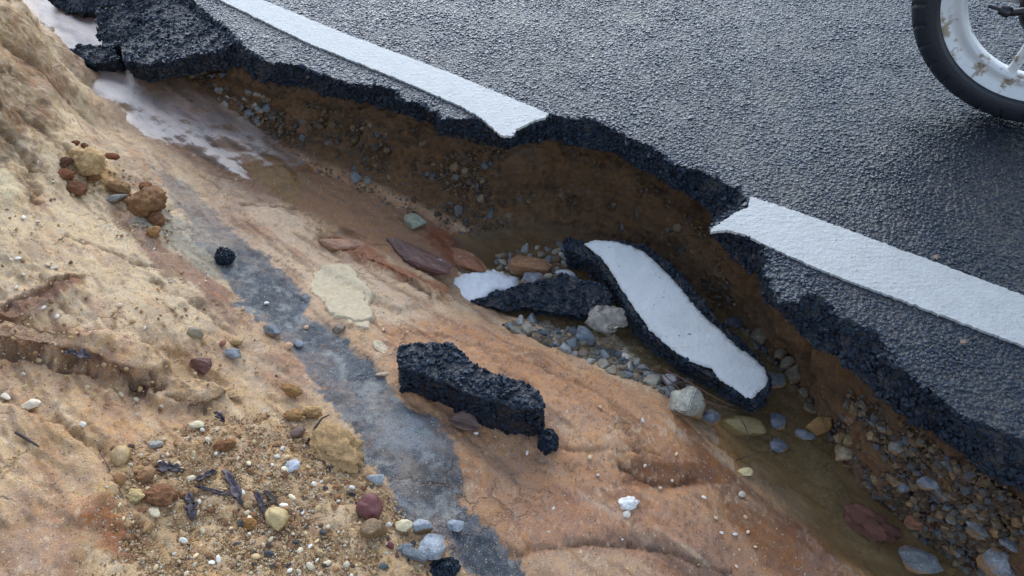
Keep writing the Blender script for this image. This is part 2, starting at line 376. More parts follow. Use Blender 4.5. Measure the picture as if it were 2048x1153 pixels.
# wall between the underside of the asphalt and the foot
bsd = np.concatenate([to_sd(b[:, :2]) for b in B3]); o = np.argsort(bsd[:, 0]); bsd = bsd[o]
SG = np.linspace(-3.4, 1.1, 600)
def smooth_arr(a, w):
    k = np.hanning(w * 2 + 1); k /= k.sum(); return np.convolve(np.pad(a, w, mode='edge'), k, 'valid')
DB = smooth_arr(np.interp(SG, bsd[:, 0], bsd[:, 1]), 6)
UN = np.interp(SG, [-3.4, -2.1, -1.75, -1.4, -1.0, -.75, -.5, -.35, -.2, -.1, .05, .3], [.01, .02, .045, .07, .085, .10, .11, .12, .12, .055, .012, .008])
DTOP = DB - UN
DF = np.maximum(smooth_arr(np.interp(SG, fsd[:, 0], fsd[:, 1]), 8), DTOP + .03)
def d_top(s): return np.interp(s, SG, DTOP)
def d_foot(s): return np.interp(s, SG, DF)
def base_h(s, d):
    s = np.asarray(s, float); d = np.asarray(d, float)
    z = tps(s, d).reshape(s.shape)
    out_d = np.maximum(d - .45, 0)
    z = z + 0.35 * out_d * sstep(out_d, 0, .5) * np.where(out_d > 4, 4 / np.maximum(out_d, 1e-3), 1)
    return z
def wall_w(s, d):
    a, b = d_top(s), d_foot(s); u = np.clip((d - a) / (b - a), 0, 1)
    return np.where(u <= 0, 1, 1 - (0.75 * u ** 0.75 + 0.25 * sstep(u)))
TERR = []      # raised or sunk patches: polygon (s,d), height, edge width, roughness of outline
def Hfun(s, d):
    s = np.asarray(s, float); d = np.asarray(d, float)
    z = base_h(s, d)
    if TERR:
        Q = np.stack([s.ravel(), d.ravel()], 1)
        wq = np.c_[Q, np.zeros(len(Q))]
        wob = np.stack([fbm(wq, 14, 3, .6, 21), fbm(wq, 14, 3, .6, 22)], 1)
        for poly, h, w, rg in TERR:
            z = z + (h * sstep(poly_sd(Q + wob * rg, poly), -w, w)).reshape(z.shape)
    w = wall_w(s, d)
    return (ZB - .004) * w + z * (1 - w)
_GS, _GD, _GH = np.arange(-3.4, 1.2, .005), np.arange(-1.7, .7, .005), None
def cache_h():
    global _GH
    a, b = np.meshgrid(_GS, _GD, indexing='ij'); _GH = Hfun(a, b)
def H_fast(s, d):
    u = np.clip((s - _GS[0]) / .005, 0, len(_GS) - 1.001); v = np.clip((d - _GD[0]) / .005, 0, len(_GD) - 1.001)
    i, j = u.astype(int), v.astype(int); f, g = u - i, v - j
    return (_GH[i, j] * (1 - f) + _GH[i + 1, j] * f) * (1 - g) + (_GH[i, j + 1] * (1 - f) + _GH[i + 1, j + 1] * f) * g
def hit(px):
    H = H_fast
    D = rays(px); t = np.linspace(.5, 3.4, 420)
    P = D[:, None, :] * t[None, :, None]; P[..., 2] += CAMH
    q = to_sd(P[..., :2]); h = H(q[..., 0], q[..., 1])
    below = P[..., 2] < h; i = below.argmax(1); i = np.where(below.any(1), np.maximum(i, 1), 419)
    r = np.arange(len(D)); g1 = P[r, i, 2] - h[r, i]; g0 = P[r, i - 1, 2] - h[r, i - 1]
    f = np.clip(g0 / (g0 - g1 + 1e-9), 0, 1); tt = t[i - 1] + f * (t[i] - t[i - 1])
    Q = D * tt[:, None]; Q[:, 2] += CAMH
    return Q
cache_h()
def psd(poly): return to_sd(hit(poly)[:, :2])
_terr = [
 ([(-20,655),(90,662),(180,682),(250,690),(330,712),(352,745),(300,762),(240,752),(190,728),(120,715),(0,700)], .030, .006, .010),
 ([(-20,800),(90,838),(180,895),(205,945),(235,985),(200,1030),(120,1200),(-80,1200)], .016, .008, .008),
 ([(-20,615),(60,580),(110,555),(165,548),(170,575),(120,610),(60,640),(-20,660)], .014, .010, .012),
 ([(280,772),(330,752),(400,757),(462,772),(472,792),(430,812),(350,817),(300,800)], .020, .008, .008),
 ([(640,470),(690,455),(730,480),(715,505),(668,520),(630,500)], -.014, .010, .006),
 ([(455,385),(620,440),(760,520),(900,600),(800,620),(640,540),(500,450)], .010, .012, .010),
 ([(640,465),(720,478),(800,530),(900,580),(880,600),(760,540),(690,515)], .012, .008, .008),
 ([(470,300),(560,320),(600,370),(540,380),(480,340)], .012, .01, .010),
 ([(480,480),(570,560),(610,610),(690,680),(830,805),(900,880),(935,940),(930,1010),(860,1050),(760,960),(690,850),(640,770),(540,650),(470,600)], -.007, .008, .010),
 ([(0,130),(60,140),(110,190),(130,240),(95,262),(40,245),(0,225)], .022, .008, .012),
 ([(20,20),(90,90),(150,160),(165,205),(120,215),(70,150),(0,80)], .020, .012, .014),
 ([(-10,300),(50,345),(55,400),(-10,420)], .020, .014, .006),
 ([(230,385),(330,400),(350,450),(320,500),(260,470)], .014, .012, .010),
 ([(130,290),(230,330),(250,390),(180,350),(130,330)], .014, .012, .012),
 ([(1230,925),(1330,935),(1420,930),(1440,955),(1330,985),(1240,970)], -.010, .012, .010),
 ([(600,930),(540,1000),(300,1060),(120,1060),(240,930),(430,860),(560,850)], .008, .014, .012),
]
_t2 = []
for poly, h, w, rg in _terr: _t2.append((psd(poly), h, w, rg))
TERR = _t2
cache_h()
def zw(s):      # level of the water along the ditch
    P = [(110,30,-.095),(150,125,-.115),(230,190,-.132),(450,320,-.206),(560,365,-.232),(620,400,-.262),(700,440,-.272),(960,570,-.283),(1200,720,-.29),(1600,950,-.295),(1750,1120,-.298)]
    P = np.array(P); q = to_sd(at(P[:, :2], P[:, 2])[:, :2]); return np.interp(s, q[:, 0], P[:, 2])

# colour regions: polygon in photo points, colour, softness (m), strength
REG = [
 ([(-60,-60),(130,-60),(190,230),(300,300),(430,380),(500,500),(450,640),(330,700),(-60,660)], (203,174,134), .03, .9),
 ([(-60,640),(350,690),(480,780),(640,800),(740,920),(800,1000),(900,1200),(-60,1200)], (201,163,117), .02, .9),
 ([(430,350),(560,390),(640,470),(760,540),(900,620),(780,670),(640,620),(560,540),(430,450)], (216,184,148), .02, .85),
 ([(760,650),(960,640),(1230,760),(1340,810),(1500,980),(1740,1200),(1000,1200),(930,950),(800,800)], (190,139,97), .03, .9),
 ([(980,760),(1150,800),(1250,880),(1250,960),(1080,900),(960,820)], (204,156,114), .02, .6),
 ([(1000,1000),(1200,960),(1450,1060),(1550,1200),(1100,1200)], (180,132,102), .03, .6),
 ([(1330,805),(1400,870),(1510,985),(1650,1090),(1760,1200),(1620,1200),(1500,1080),(1420,970),(1370,890)], (142,88,44), .015, .9),
 ([(1240,930),(1330,915),(1420,935),(1440,965),(1320,980),(1250,975)], (128,76,42), .012, .75),
 ([(1130,1075),(1260,1062),(1380,1085),(1450,1130),(1520,1200),(1380,1200),(1300,1110),(1180,1095)], (104,86,74), .012, .7),
 ([(1010,1100),(1140,1095),(1300,1120),(1350,1200),(1050,1200)], (196,160,122), .02, .7),
 ([(220,410),(280,440),(340,500),(420,545),(470,600),(440,610),(370,560),(300,520)], (146,104,80), .010, .8),
 ([(250,450),(320,470),(400,540),(470,560),(450,520),(380,450),(330,410)], (138,134,118), .010, .75),
 ([(-20,620),(60,582),(110,556),(168,548),(170,572),(110,610),(50,640),(-20,655)], (112,66,40), .007, .9),
 ([(-20,130),(60,140),(115,190),(130,245),(95,265),(40,245),(-20,225)], (126,98,66), .010, .8),
 ([(-20,20),(-20,110),(60,150),(150,230),(165,200),(110,110),(60,30)], (170,140,100), .015, .7),
 ([(40,235),(100,270),(130,300),(60,260)], (120,74,50), .008, .8),
 ([(-20,230),(40,250),(60,300),(20,330),(-20,320)], (118,96,70), .010, .8),
 ([(-20,345),(40,345),(55,380),(20,400),(-20,395)], (208,186,146), .006, .8),
 ([(160,300),(235,335),(255,395),(180,360),(140,320)], (178,134,72), .010, .75),
 ([(170,760),(320,800),(420,850),(300,880),(150,840)], (196,150,106), .015, .6),
 ([(150,1020),(230,990),(290,1060),(270,1130),(190,1090)], (150,78,40), .015, .75),
 ([(-20,1060),(120,990),(200,1060),(150,1150),(-20,1150)], (170,128,92), .02, .7),
 ([(0,640),(160,690),(300,740),(290,780),(150,740),(-20,700)], (168,112,66), .012, .6),
 ([(230,720),(300,770),(290,800),(240,760)], (92,62,40), .006, .8),  # shade beneath the overhanging ledge, painted into the colour
 ([(500,700),(610,720),(640,800),(560,780),(500,740)], (160,120,92), .015, .7),
 ([(420,560),(500,640),(470,660),(400,600)], (150,112,90), .012, .6),
]
VEIN = [(310,325),(400,375),(440,430),(510,490),(575,550),(612,600),(605,632),(690,672),(750,730),(800,790),(850,820),(900,880),(935,930),(932,1000),(955,1030),(1010,1080),(1070,1160),(940,1160),(900,1100),(860,1060),(790,1010),(760,960),(720,920),(690,850),(640,770),(590,720),(540,655),(480,610),(465,560),(430,520),(400,470),(350,400)]
VDARK = [(480,520),(560,560),(605,600),(600,630),(690,680),(760,740),(740,770),(660,700),(560,650),(490,600)]
VPALE = [(740,830),(850,840),(890,900),(830,915),(760,900)]
VDARK2 = [(890,930),(940,950),(935,1000),(900,1010),(800,980),(830,930)]
VDARK3 = [(900,1060),(980,1070),(1060,1160),(940,1160)]
CHAN = [(330,225),(490,255),(620,325),(740,378),(850,425),(930,470),(1010,495),(1010,530),(930,560),(860,540),(760,500),(660,450),(560,400),(430,350),(340,300)]
MAROON = [(745,465),(800,470),(860,500),(930,550),(890,565),(830,530),(770,500)]
RUST = [(860,450),(910,480),(980,540),(940,560),(890,520),(850,480)]
RUST2 = [(640,470),(720,480),(800,530),(900,575),(880,590),(760,530),(690,510)]
DARKLINE = [(385,290),(430,318),(490,338),(480,346),(420,325),(380,300)]
OCHRE = [(480,290),(560,300),(620,360),(580,400),(510,360)]

CRACKS = [ # narrow crevices in the sandstone: photo points, depth, half width
 ([(20,95),(66,128),(105,175),(140,212),(160,225)], .016, .006), ([(50,236),(88,262),(118,285),(140,300)], .010, .005), ([(0,262),(40,300),(62,330),(66,400)], .012, .006),
 ([(136,702),(168,710),(190,716)], .022, .007), ([(232,748),(262,768),(292,776),(316,764)], .018, .006), ([(104,838),(140,856),(172,880),(198,912)], .014, .005),
 ([(382,288),(420,318),(455,332),(498,346)], .010, .004), ([(300,560),(380,600),(430,640),(460,668)], .006, .006), ([(60,520),(120,610),(160,640)], .006, .006),
 ([(1090,892),(1170,905),(1260,900),(1320,906)], .005, .004), ([(1236,930),(1270,960),(1340,968),(1400,962)], .009, .006), ([(1010,1105),(1180,1090),(1320,1100),(1420,1135),(1500,1160)], .006, .006),
 ([(480,405),(560,412),(600,420)], .008, .005), ([(640,455),(700,500),(780,545),(860,585)], .009, .005), ([(960,690),(1080,730),(1180,770),(1240,810)], .004, .006), ([(330,790),(400,812),(466,790)], .012, .006),
 ([(0,700),(60,712),(130,730),(200,745)], .012, .006), ([(0,615),(60,585),(120,560),(165,552)], .010, .006), ([(130,470),(210,500),(300,535)], .005, .005), ([(820,660),(900,672),(980,700)], .004, .005)]
def seg_dist(Q, P):
    d = np.full(len(Q), 9.0)
    for a, b in zip(P[:-1], P[1:]):
        ab = b - a; t = np.clip(((Q - a) @ ab) / (ab @ ab + 1e-12), 0, 1); e = Q - a - t[:, None] * ab; d = np.minimum(d, np.sqrt((e * e).sum(1)))
    return d
def build_terrain():
    so = np.concatenate([[-45, -25, -14, -8, -5.5, -4.2, -3.6], np.linspace(-3.25, -2.75, 40, endpoint=False), np.linspace(-2.75, .5, 960), np.linspace(.5, 1.0, 60)[1:], [1.2, 1.6, 2.4, 4, 7, 12, 22, 45]])
    ns = len(so); a = d_top(so); bfoot = d_foot(so)
    rows = []
    u1 = np.linspace(0, 1, 12, endpoint=False); u2 = np.linspace(0, 1, 105, endpoint=False); u3 = np.linspace(0, 1, 330, endpoint=False); u4 = np.linspace(0, 1, 40, endpoint=False)
    far = np.array([.55, .62, .75, .9, 1.2, 1.6, 2.2, 3, 4.5, 7, 12, 25])
    for i in range(ns):
        rows.append(np.r_[a[i] - .25 + u1 * .25, a[i] + u2 * (bfoot[i] + .015 - a[i]), bfoot[i] + .015 + u3 * (.1 - bfoot[i] - .015), .1 + u4 * .42, far])
    d = np.array(rows); s = np.repeat(so[:, None], d.shape[1], 1); nj = d.shape[1]
    z = Hfun(s, d)
    xy = to_xy(s, d); V = np.concatenate([xy, z[..., None]], 2)
    # normals of the smooth form
    ds = np.gradient(V, axis=0); dd = np.gradient(V, axis=1)
    N = np.cross(ds, dd); N /= np.linalg.norm(N, axis=2, keepdims=True) + 1e-12
    N[N[..., 2] < 0] *= -1
    S, Dd, Z = s.ravel(), d.ravel(), z.ravel(); Vf = V.reshape(-1, 3); Nf = N.reshape(-1, 3)
    Q = np.stack([S, Dd], 1); Q3 = np.stack([S, Dd, Z], 1)
    w = wall_w(S, Dd); wallm = sstep(w, .03, .25) * (w < .999)
    loose = sstep(poly_sd(Q, psd([(120,1200),(200,960),(330,850),(560,820),(640,850),(720,920),(800,1000),(900,1100),(950,1200)])), -.03, .03)
    upbank = sstep(poly_sd(Q, psd([(-60,-60),(100,-60),(170,210),(120,290),(60,330),(-60,440)])), -.03, .03)
    aniso = np.stack([S * .35, Dd, Z], 1)
    n_big = fbm(aniso, 9, 4, .5, 3); n_mid = fbm(aniso, 34, 4, .55, 5); n_fine = fbm(Q3, 120, 3, .6, 9); n_vf = fbm(Q3, 300, 2, .6, 14)
    ridg = np.abs(fbm(Q3, 26, 4, .6, 31))
    amp_rock = .010 * n_big + .0055 * n_mid + .0022 * n_fine + .0010 * n_vf + .005 * (.22 - ridg)
    amp_loose = .004 * n_big + .007 * fbm(Q3, 45, 4, .7, 41) + .003 * n_fine + .0014 * n_vf
    amp_up = .014 * n_big + .018 * (.25 - ridg) + .007 * n_mid + .002 * n_fine
    strata = fbm(np.stack([S * 3, Dd * 3, Z * 45], 1), 1, 3, .6, 51)
    amp_wall = .034 * fbm(Q3, 7, 3, .5, 44) + .020 * fbm(Q3, 16, 4, .6, 45) + .026 * (.28 - np.abs(fbm(Q3, 38, 3, .6, 46))) + .006 * strata + .004 * n_fine + .0015 * n_vf
    q_ = fbm(np.stack([S * .45, Dd, Z * .5], 1), 4.2, 3, .5, 33) * 4.5 + .4 * n_mid; fq = q_ - np.floor(q_)
    ledge = (np.floor(q_) + sstep(fq, .80, 1.0)) * .5 - q_ * .5
    lm = .35 + .65 * sstep(poly_sd(Q, psd([(-60,-60),(100,-60),(170,210),(330,330),(420,480),(480,640),(560,760),(620,820),(300,860),(150,960),(-60,1200)])), -.06, .06)
    amp_rock = amp_rock + .016 * ledge * lm + .0035 * lm * np.maximum(fbm(Q3, 40, 4, .7, 35), 0)
    disp = amp_rock * (1 - loose) * (1 - upbank) + amp_loose * loose + amp_up * upbank
    disp = disp * (1 - wallm) + amp_wall * wallm
    Zw = zw(S)
    under = sstep(Zw - Z, 0, .02) * (Dd < d_foot(S) + .75)
    disp = disp * (1 - .3 * under)
    # pits and cracks in the rock
    pit = sstep(fbm(aniso, 22, 3, .5, 61), .42, .62) * (1 - wallm) * (1 - under); disp -= .005 * pit
    wq = Q + np.stack([fbm(Q3, 40, 4, .65, 63), fbm(Q3, 40, 4, .65, 64)], 1) * .016; vary = .55 + .9 * np.abs(fbm(Q3, 18, 2, .5, 65)) * 2
    crack = np.zeros(len(S))
    for P, dep, wd in CRACKS:
        f = np.exp(-(seg_dist(wq, psd(P)) / (wd * vary)) ** 2); disp -= dep * f; crack = np.maximum(crack, f)
    disp *= (w < .9999)
    Vf = Vf + Nf * disp[:, None]
    # ---- colour of the materials, with the shade beneath the ledge painted in
    wob = np.stack([fbm(Q3, 12, 4, .65, 71), fbm(Q3, 12, 4, .65, 72)], 1) * .022 + np.stack([fbm(Q3, 90, 3, .7, 73), fbm(Q3, 90, 3, .7, 74)], 1) * .008
    Qw = Q + wob
    C = np.repeat(srgb((196, 158, 118))[None], len(S), 0)
    def paint(poly, col, soft, k=1.0, mod=None):
        nonlocal C
        f = sstep(poly_sd(Qw, psd(poly) if not isinstance(poly, np.ndarray) else poly), -soft, soft) * k
        if mod is not None: f = f * mod
        C = C * (1 - f[:, None]) + srgb(col)[None] * f[:, None]; return f
    for poly, col, soft, k in REG: paint(poly, col, soft, k)
    # bedding streaks and blotches in the sandstone
    st1 = fbm(np.stack([S * 5, Dd * 26, Z * 26], 1), 1, 4, .6, 81); st2 = fbm(Q3, 7, 4, .6, 83); st3 = fbm(np.stack([S * 9, Dd * 60, Z * 60], 1), 1, 3, .6, 85)
    f = sstep(st1, .12, .5) * .45; C = C * (1 - f[:, None]) + srgb((168, 112, 74)) * f[:, None]
    f = sstep(-st1, .15, .5) * .40; C = C * (1 - f[:, None]) + srgb((222, 196, 158)) * f[:, None]
    f = sstep(st2, .05, .4) * .5; C = C * (1 - f[:, None]) + srgb((158, 122, 98)) * f[:, None]
    f = sstep(st3, .15, .45) * .5; C = C * (1 - f[:, None]) + srgb((120, 84, 58)) * f[:, None]
    sp = fbm(Q3, 150, 3, .7, 88) + .5 * fbm(Q3, 16, 3, .6, 89); f = sstep(sp, .3, .6) * .55; C = C * (1 - f[:, None]) + srgb((122, 84, 56)) * f[:, None]
    f = sstep(-sp, .38, .65) * .4; C = C * (1 - f[:, None]) + srgb((228, 204, 170)) * f[:, None]
    gn = fbm(Q3, 60, 4, .7, 87)
    f = sstep(gn, .2, .5) * .3 * loose; C = C * (1 - f[:, None]) + srgb((150, 98, 52)) * f[:, None]
    f = crack * .45; C = C * (1 - f[:, None]) + srgb((112, 78, 50)) * f[:, None]
    s_v = psd([(380, 400), (560, 560)])[:, 0]; vmod = (.72 + .28 * sstep(fbm(Q3, 30, 4, .7, 91), -.35, .25)) * (.42 + .58 * sstep(S, s_v[0], s_v[1]))
    Qw = Q + wob * 1.6; vf = paint(VEIN, (98, 105, 111), .0035, .94, vmod); Qw = Q + wob
    paint(VDARK, (78, 85, 90), .014, .8, vmod); paint(VDARK2, (84, 72, 62), .010, .75, vmod); paint(VDARK3, (62, 70, 78), .008, .9)
    paint(VPALE, (168, 172, 170), .012, .55, vmod)
    f = vf * sstep(fbm(Q3, 26, 4, .7, 92), .0, .4) * .75; C = C * (1 - f[:, None]) + srgb((66, 72, 76)) * f[:, None]
    f = vf * sstep(fbm(Q3, 34, 4, .7, 93), .05, .4) * .7; C = C * (1 - f[:, None]) + srgb((168, 166, 156)) * f[:, None]
    f = vf * sstep(fbm(Q3, 40, 4, .7, 95), .22, .5) * .6; C = C * (1 - f[:, None]) + srgb((112, 78, 50)) * f[:, None]
    paint(CHAN, (150, 108, 74), .02, .9); paint(OCHRE, (150, 116, 66), .012, .7)
    paint(RUST2, (146, 88, 56), .010, .8); paint(RUST, (140, 72, 34), .008, .85);  paint(DARKLINE, (66, 56, 54), .004, .9)
    # bed under the water
    nb = fbm(Q3, 20, 4, .6, 97)
    C = C * (1 - under[:, None] * .85) + (srgb((104, 86, 56)) + srgb((50, 36, 20)) * nb[:, None]) * under[:, None] * .85
    # the wall: soil below the asphalt, gravelly on top
    wc = srgb((104, 76, 48))[None] * (1 + .45 * fbm(Q3, 14, 4, .65, 101)[:, None])
    f = sstep(strata, .0, .45) * .6; wc = wc * (1 - f[:, None]) + srgb((58, 44, 32)) * f[:, None]
    f = sstep(fbm(Q3, 9, 3, .6, 103), .1, .4) * .6; wc = wc * (1 - f[:, None]) + srgb((104, 78, 50)) * f[:, None]
    f = sstep(w, .55, .9) * .45 * sstep(fbm(Q3, 22, 3, .6, 105), -.3, .2); wc = wc * (1 - f[:, None]) + srgb((92, 84, 72)) * f[:, None]
    C = C * (1.10 - .08 * vf)[:, None]
    wm = sstep(w, .02, .12)[:, None]
    C = C * (1 - wm) + wc * wm
    wet = np.clip(.42 + .4 * fbm(Q3, 6, 3, .5, 107), 0, 1)
    edge = sstep(.055 - (Z - Zw), 0, .05) * (Dd < d_foot(S) + .9)
    wet = np.maximum(wet, edge * .9); wet = np.maximum(wet, vf * .45); wet = wet * (1 - loose * .6) * (1 - .5 * wallm)
    # soaked sandstone is a darker colour beside the water
    k = 1 - .28 * edge * (1 - wallm); C = C * k[:, None]
    far_f = sstep(Dd, .6, 1.4); C = C * (1 - far_f[:, None]) + srgb((120, 96, 66)) * far_f[:, None]
    me = mesh_from('ground', Vf, grid_faces(ns, nj))
    attr_col(me, 'Col', np.clip(C, 0.004, 1)); attr_f(me, 'wet', wet); attr_f(me, 'vein', vf); attr_f(me, 'grit', np.clip((1 - wallm * .7) * (1 - under), 0, 1))
    ob = link('ground', me, M_TER, kind='structure')
    ob['label'] = 'tan sandstone bank and eroded ditch beside the road'
    return so, V, S, Dd
build_terrain()

# ------------------------------------------------------------------ water
M_FOAM = mat_plain('white_foam', (.72, .71, .68), .5, .4, 0, 120, .08, .003)
def build_water():
    s = np.arange(-3.2, .95, .008); d0 = np.maximum(d_foot(s) - .28, d_top(s) - .1)
    nj = 130; u = np.linspace(0, 1, nj)
    D = d0[:, None] + u[None] * 1.05; S = np.repeat(s[:, None], nj, 1)
    Z = zw(S); H = H_fast(S, D)
    film = sstep(-S, .9, 1.3)                     # upstream the water is a film running over the rock
    Q3 = np.stack([S.ravel() * .4, D.ravel(), Z.ravel()], 1)
    rip = fbm(Q3, 26, 4, .6, 111).reshape(S.shape)
    Z = Z + rip * (.001 + .004 * film)
    Q = np.stack([S.ravel(), D.ravel()], 1) + np.stack([fbm(Q3, 15, 3, .6, 113), fbm(Q3, 15, 3, .6, 115)], 1) * .02
    def reg(p, z, soft): return sstep(poly_sd(Q, to_sd(at(p, z)[:, :2])), -soft, soft).reshape(S.shape)
    foam = np.zeros(S.shape)  # one mask for foam and for painted sky reflection on the stream
    for p, z, k in (([(70,-30),(95,-10),(135,50),(120,75),(95,50),(70,0)], -.10, 1), ([(110,95),(170,85),(185,115),(150,140),(120,128)], -.115, .95),
                    ([(160,145),(230,140),(285,150),(290,185),(250,200),(200,195),(170,180)], -.13, 1),
                    ([(180,190),(290,180),(330,230),(300,250),(240,235)], -.145, .62), ([(250,225),(360,240),(450,290),(540,335),(500,345),(400,310),(300,270)], -.185, .52),
                    ([(460,320),(560,325),(560,340),(480,350)], -.215, .55)):
        foam = np.maximum(foam, reg(p, z, .02) * k)
    dep = Z - H; foam = foam * sstep(dep, -.001, .009) * (1 - .8 * sstep(S, -1.75, -1.5))
    murk = .50 + .3 * fbm(Q3, 8, 3, .6, 117).reshape(S.shape)
    murk = murk * (1 - film) + film * np.clip(.55 + 1.1 * fbm(Q3 * [1, 2.5, 1], 22, 4, .65, 119).reshape(S.shape), .05, .95)
    murk = murk * sstep(dep, -.003, .016)
    F = grid_faces(len(s), nj); keep = ((Z - H) > -.02).ravel()
    F = F[keep[F].all(1)]
    V = np.concatenate([to_xy(S, D), Z[..., None]], 2).reshape(-1, 3)
    used = np.unique(F); mp = np.full(len(V), -1); mp[used] = np.arange(len(used))
    me = mesh_from('water', V[used], mp[F]); attr_f(me, 'foam', foam.ravel()[used]); attr_f(me, 'film', film.ravel()[used]); attr_v(me, 'flow', Q3[used]); attr_f(me, 'murk', np.clip(murk, 0, 1).ravel()[used])
    o = link('water', me, M_WATER, kind='structure'); o['label'] = 'muddy water running along the bottom of the ditch'
build_water()

def patch(name, poly, thick, mat, level=None, step=.003, rag=.006, seed=0, parent=None, edge=.012, rough=.0012):
    """a thin lens of stuff lying on the ground (or at a level), outline where it dives into what it lies on"""
    P = hit(poly) if level is None else at(poly, level)
    q = to_sd(P[:, :2]); lo, hi = q.min(0) - .02, q.max(0) + .02
    s = np.arange(lo[0], hi[0], step); d = np.arange(lo[1], hi[1], step)
    S, D = np.meshgrid(s, d, indexing='ij'); Q = np.stack([S.ravel(), D.ravel()], 1); Q3 = np.c_[Q, np.zeros(len(Q))]
    sd = poly_sd(Q + np.stack([fbm(Q3, 35, 3, .6, seed), fbm(Q3, 35, 3, .6, seed + 1)], 1) * rag, q)
    b = H_fast(S, D).ravel() if level is None else np.full(len(Q), level)
    z = b + thick * (1.6 * sstep(sd, -edge, edge) - .6) + rough * fbm(Q3, 70, 3, .6, seed + 3)
    keep = sd > -edge; F = grid_faces(len(s), len(d)); F = F[keep[F].all(1)]
    V = np.c_[to_xy(Q[:, 0], Q[:, 1]), z]; used = np.unique(F); mp = np.full(len(V), -1); mp[used] = np.arange(len(used))
    c = V[used].mean(0)
    return link(name, mesh_from(name, V[used] - (c if parent is None else 0), mp[F]), mat, parent, loc=c if parent is None else None)
fo = patch('foam', [(893,572),(930,552),(965,543),(1000,548),(1030,556),(1030,580),(985,585),(955,605),(935,606),(915,590)], .006, M_FOAM, level=-.281, seed=5, rough=.0035, rag=.014)
tag(fo, 'white foam gathered on the water behind the flat black slab', 'foam', kind='stuff')

# ------------------------------------------------------------------ chips: broken aggregate set in bitumen (geometry nodes on points)
def chip_group(name, mat, subdiv=2, jag=.55):
    ng = bpy.data.node_groups.new(name, 'GeometryNodeTree')
    ng.interface.new_socket('Geometry', in_out='INPUT', socket_type='NodeSocketGeometry')
    ng.interface.new_socket('Geometry', in_out='OUTPUT', socket_type='NodeSocketGeometry')
    N, L = ng.nodes, ng.links
    gi, go = N.new('NodeGroupInput'), N.new('NodeGroupOutput')
    join = N.new('GeometryNodeGeometryToInstance')
    for k in range(5):
        ico = N.new('GeometryNodeMeshIcoSphere'); ico.inputs['Radius'].default_value = 1; ico.inputs['Subdivisions'].default_value = subdiv
        pos = N.new('GeometryNodeInputPosition'); tx = N.new('ShaderNodeTexNoise'); tx.inputs['Scale'].default_value = 1.1; tx.inputs['Detail'].default_value = 1
        off = N.new('ShaderNodeVectorMath'); off.operation = 'ADD'; off.inputs[1].default_value = (k * 7.3, k * 3.1, k * 1.7)
        L.new(pos.outputs[0], off.inputs[0]); L.new(off.outputs[0], tx.inputs['Vector'])
        sub = N.new('ShaderNodeVectorMath'); sub.operation = 'SUBTRACT'; sub.inputs[1].default_value = (.5, .5, .5); L.new(tx.outputs['Color'], sub.inputs[0])
        sc = N.new('ShaderNodeVectorMath'); sc.operation = 'SCALE'; sc.inputs['Scale'].default_value = jag * 3; L.new(sub.outputs[0], sc.inputs[0])
        sp = N.new('GeometryNodeSetPosition'); L.new(ico.outputs[0], sp.inputs[0]); L.new(sc.outputs[0], sp.inputs['Offset'])
        ss = N.new('GeometryNodeSetShadeSmooth'); ss.inputs['Shade Smooth'].default_value = subdiv > 1; L.new(sp.outputs[0], ss.inputs[0])
        sm = N.new('GeometryNodeSetMaterial'); sm.inputs['Material'].default_value = mat; L.new(ss.outputs[0], sm.inputs[0])
        L.new(sm.outputs[0], join.inputs[0])
    iop = N.new('GeometryNodeInstanceOnPoints'); iop.inputs['Pick Instance'].default_value = True
    def na(nm, typ):
        a = N.new('GeometryNodeInputNamedAttribute'); a.data_type = typ; a.inputs[0].default_value = nm; return a.outputs[0]
    L.new(gi.outputs[0], iop.inputs['Points']); L.new(join.outputs[0], iop.inputs['Instance'])
    L.new(na('idx', 'INT'), iop.inputs['Instance Index'])
    L.new(na('rot', 'FLOAT_VECTOR'), iop.inputs['Rotation']); L.new(na('scl', 'FLOAT_VECTOR'), iop.inputs['Scale'])
    L.new(iop.outputs[0], go.inputs[0])
    return ng
NG_CHIP = chip_group('asphalt_chips', M_CHIP, 1, .7); NG_CHIPW = chip_group('road_chips', M_CHIPW)
def scatter(name, P, Nrm, size, ng, parent=None, flat=.6, tilt=.35, mat=None, kind='stuff', spin=None):
    n = len(P); P = np.asarray(P, float); Nrm = np.asarray(Nrm, float)
    me = bpy.data.meshes.new(name); me.vertices.add(n); me.vertices.foreach_set('co', P.astype(np.float32).ravel())
    # euler angles that turn +Z to the normal, after a random spin
    nr = Nrm + rng.normal(0, tilt, (n, 3)) * .6; nr /= np.linalg.norm(nr, axis=1, keepdims=True)
    ry = np.arccos(np.clip(nr[:, 2], -1, 1)); rz = np.arctan2(nr[:, 1], nr[:, 0])
    spin = rng.uniform(0, 6.283, n)
    # R = Rz(rz) Ry(ry) Rz(spin) -> XYZ euler
    cz_, sz_, cy_, sy_, cs, ss = np.cos(rz), np.sin(rz), np.cos(ry), np.sin(ry), np.cos(spin), np.sin(spin)
    m00 = cz_ * cy_ * cs - sz_ * ss; m10 = sz_ * cy_ * cs + cz_ * ss; m20 = -sy_ * cs; m21 = sy_ * ss; m22 = cy_
    eul = np.stack([np.arctan2(m21, m22), np.arcsin(np.clip(-m20, -1, 1)), np.arctan2(m10, m00)], 1)
    size = np.asarray(size, float).reshape(-1, 1) * np.ones((n, 1))
    sc = size * np.c_[rng.uniform(.85, 1.3, n), rng.uniform(.7, 1.0, n), np.full(n, flat) * rng.uniform(.75, 1.25, n)]
    attr_v(me, 'rot', eul); attr_v(me, 'scl', sc)
    ai = me.attributes.new('idx', 'INT', 'POINT'); ai.data.foreach_set('value', rng.integers(0, 5, n).astype(np.int32))
    ob = link(name, me, mat, parent, kind)
    md = ob.modifiers.new('scatter', 'NODES'); md.node_group = ng
    return ob

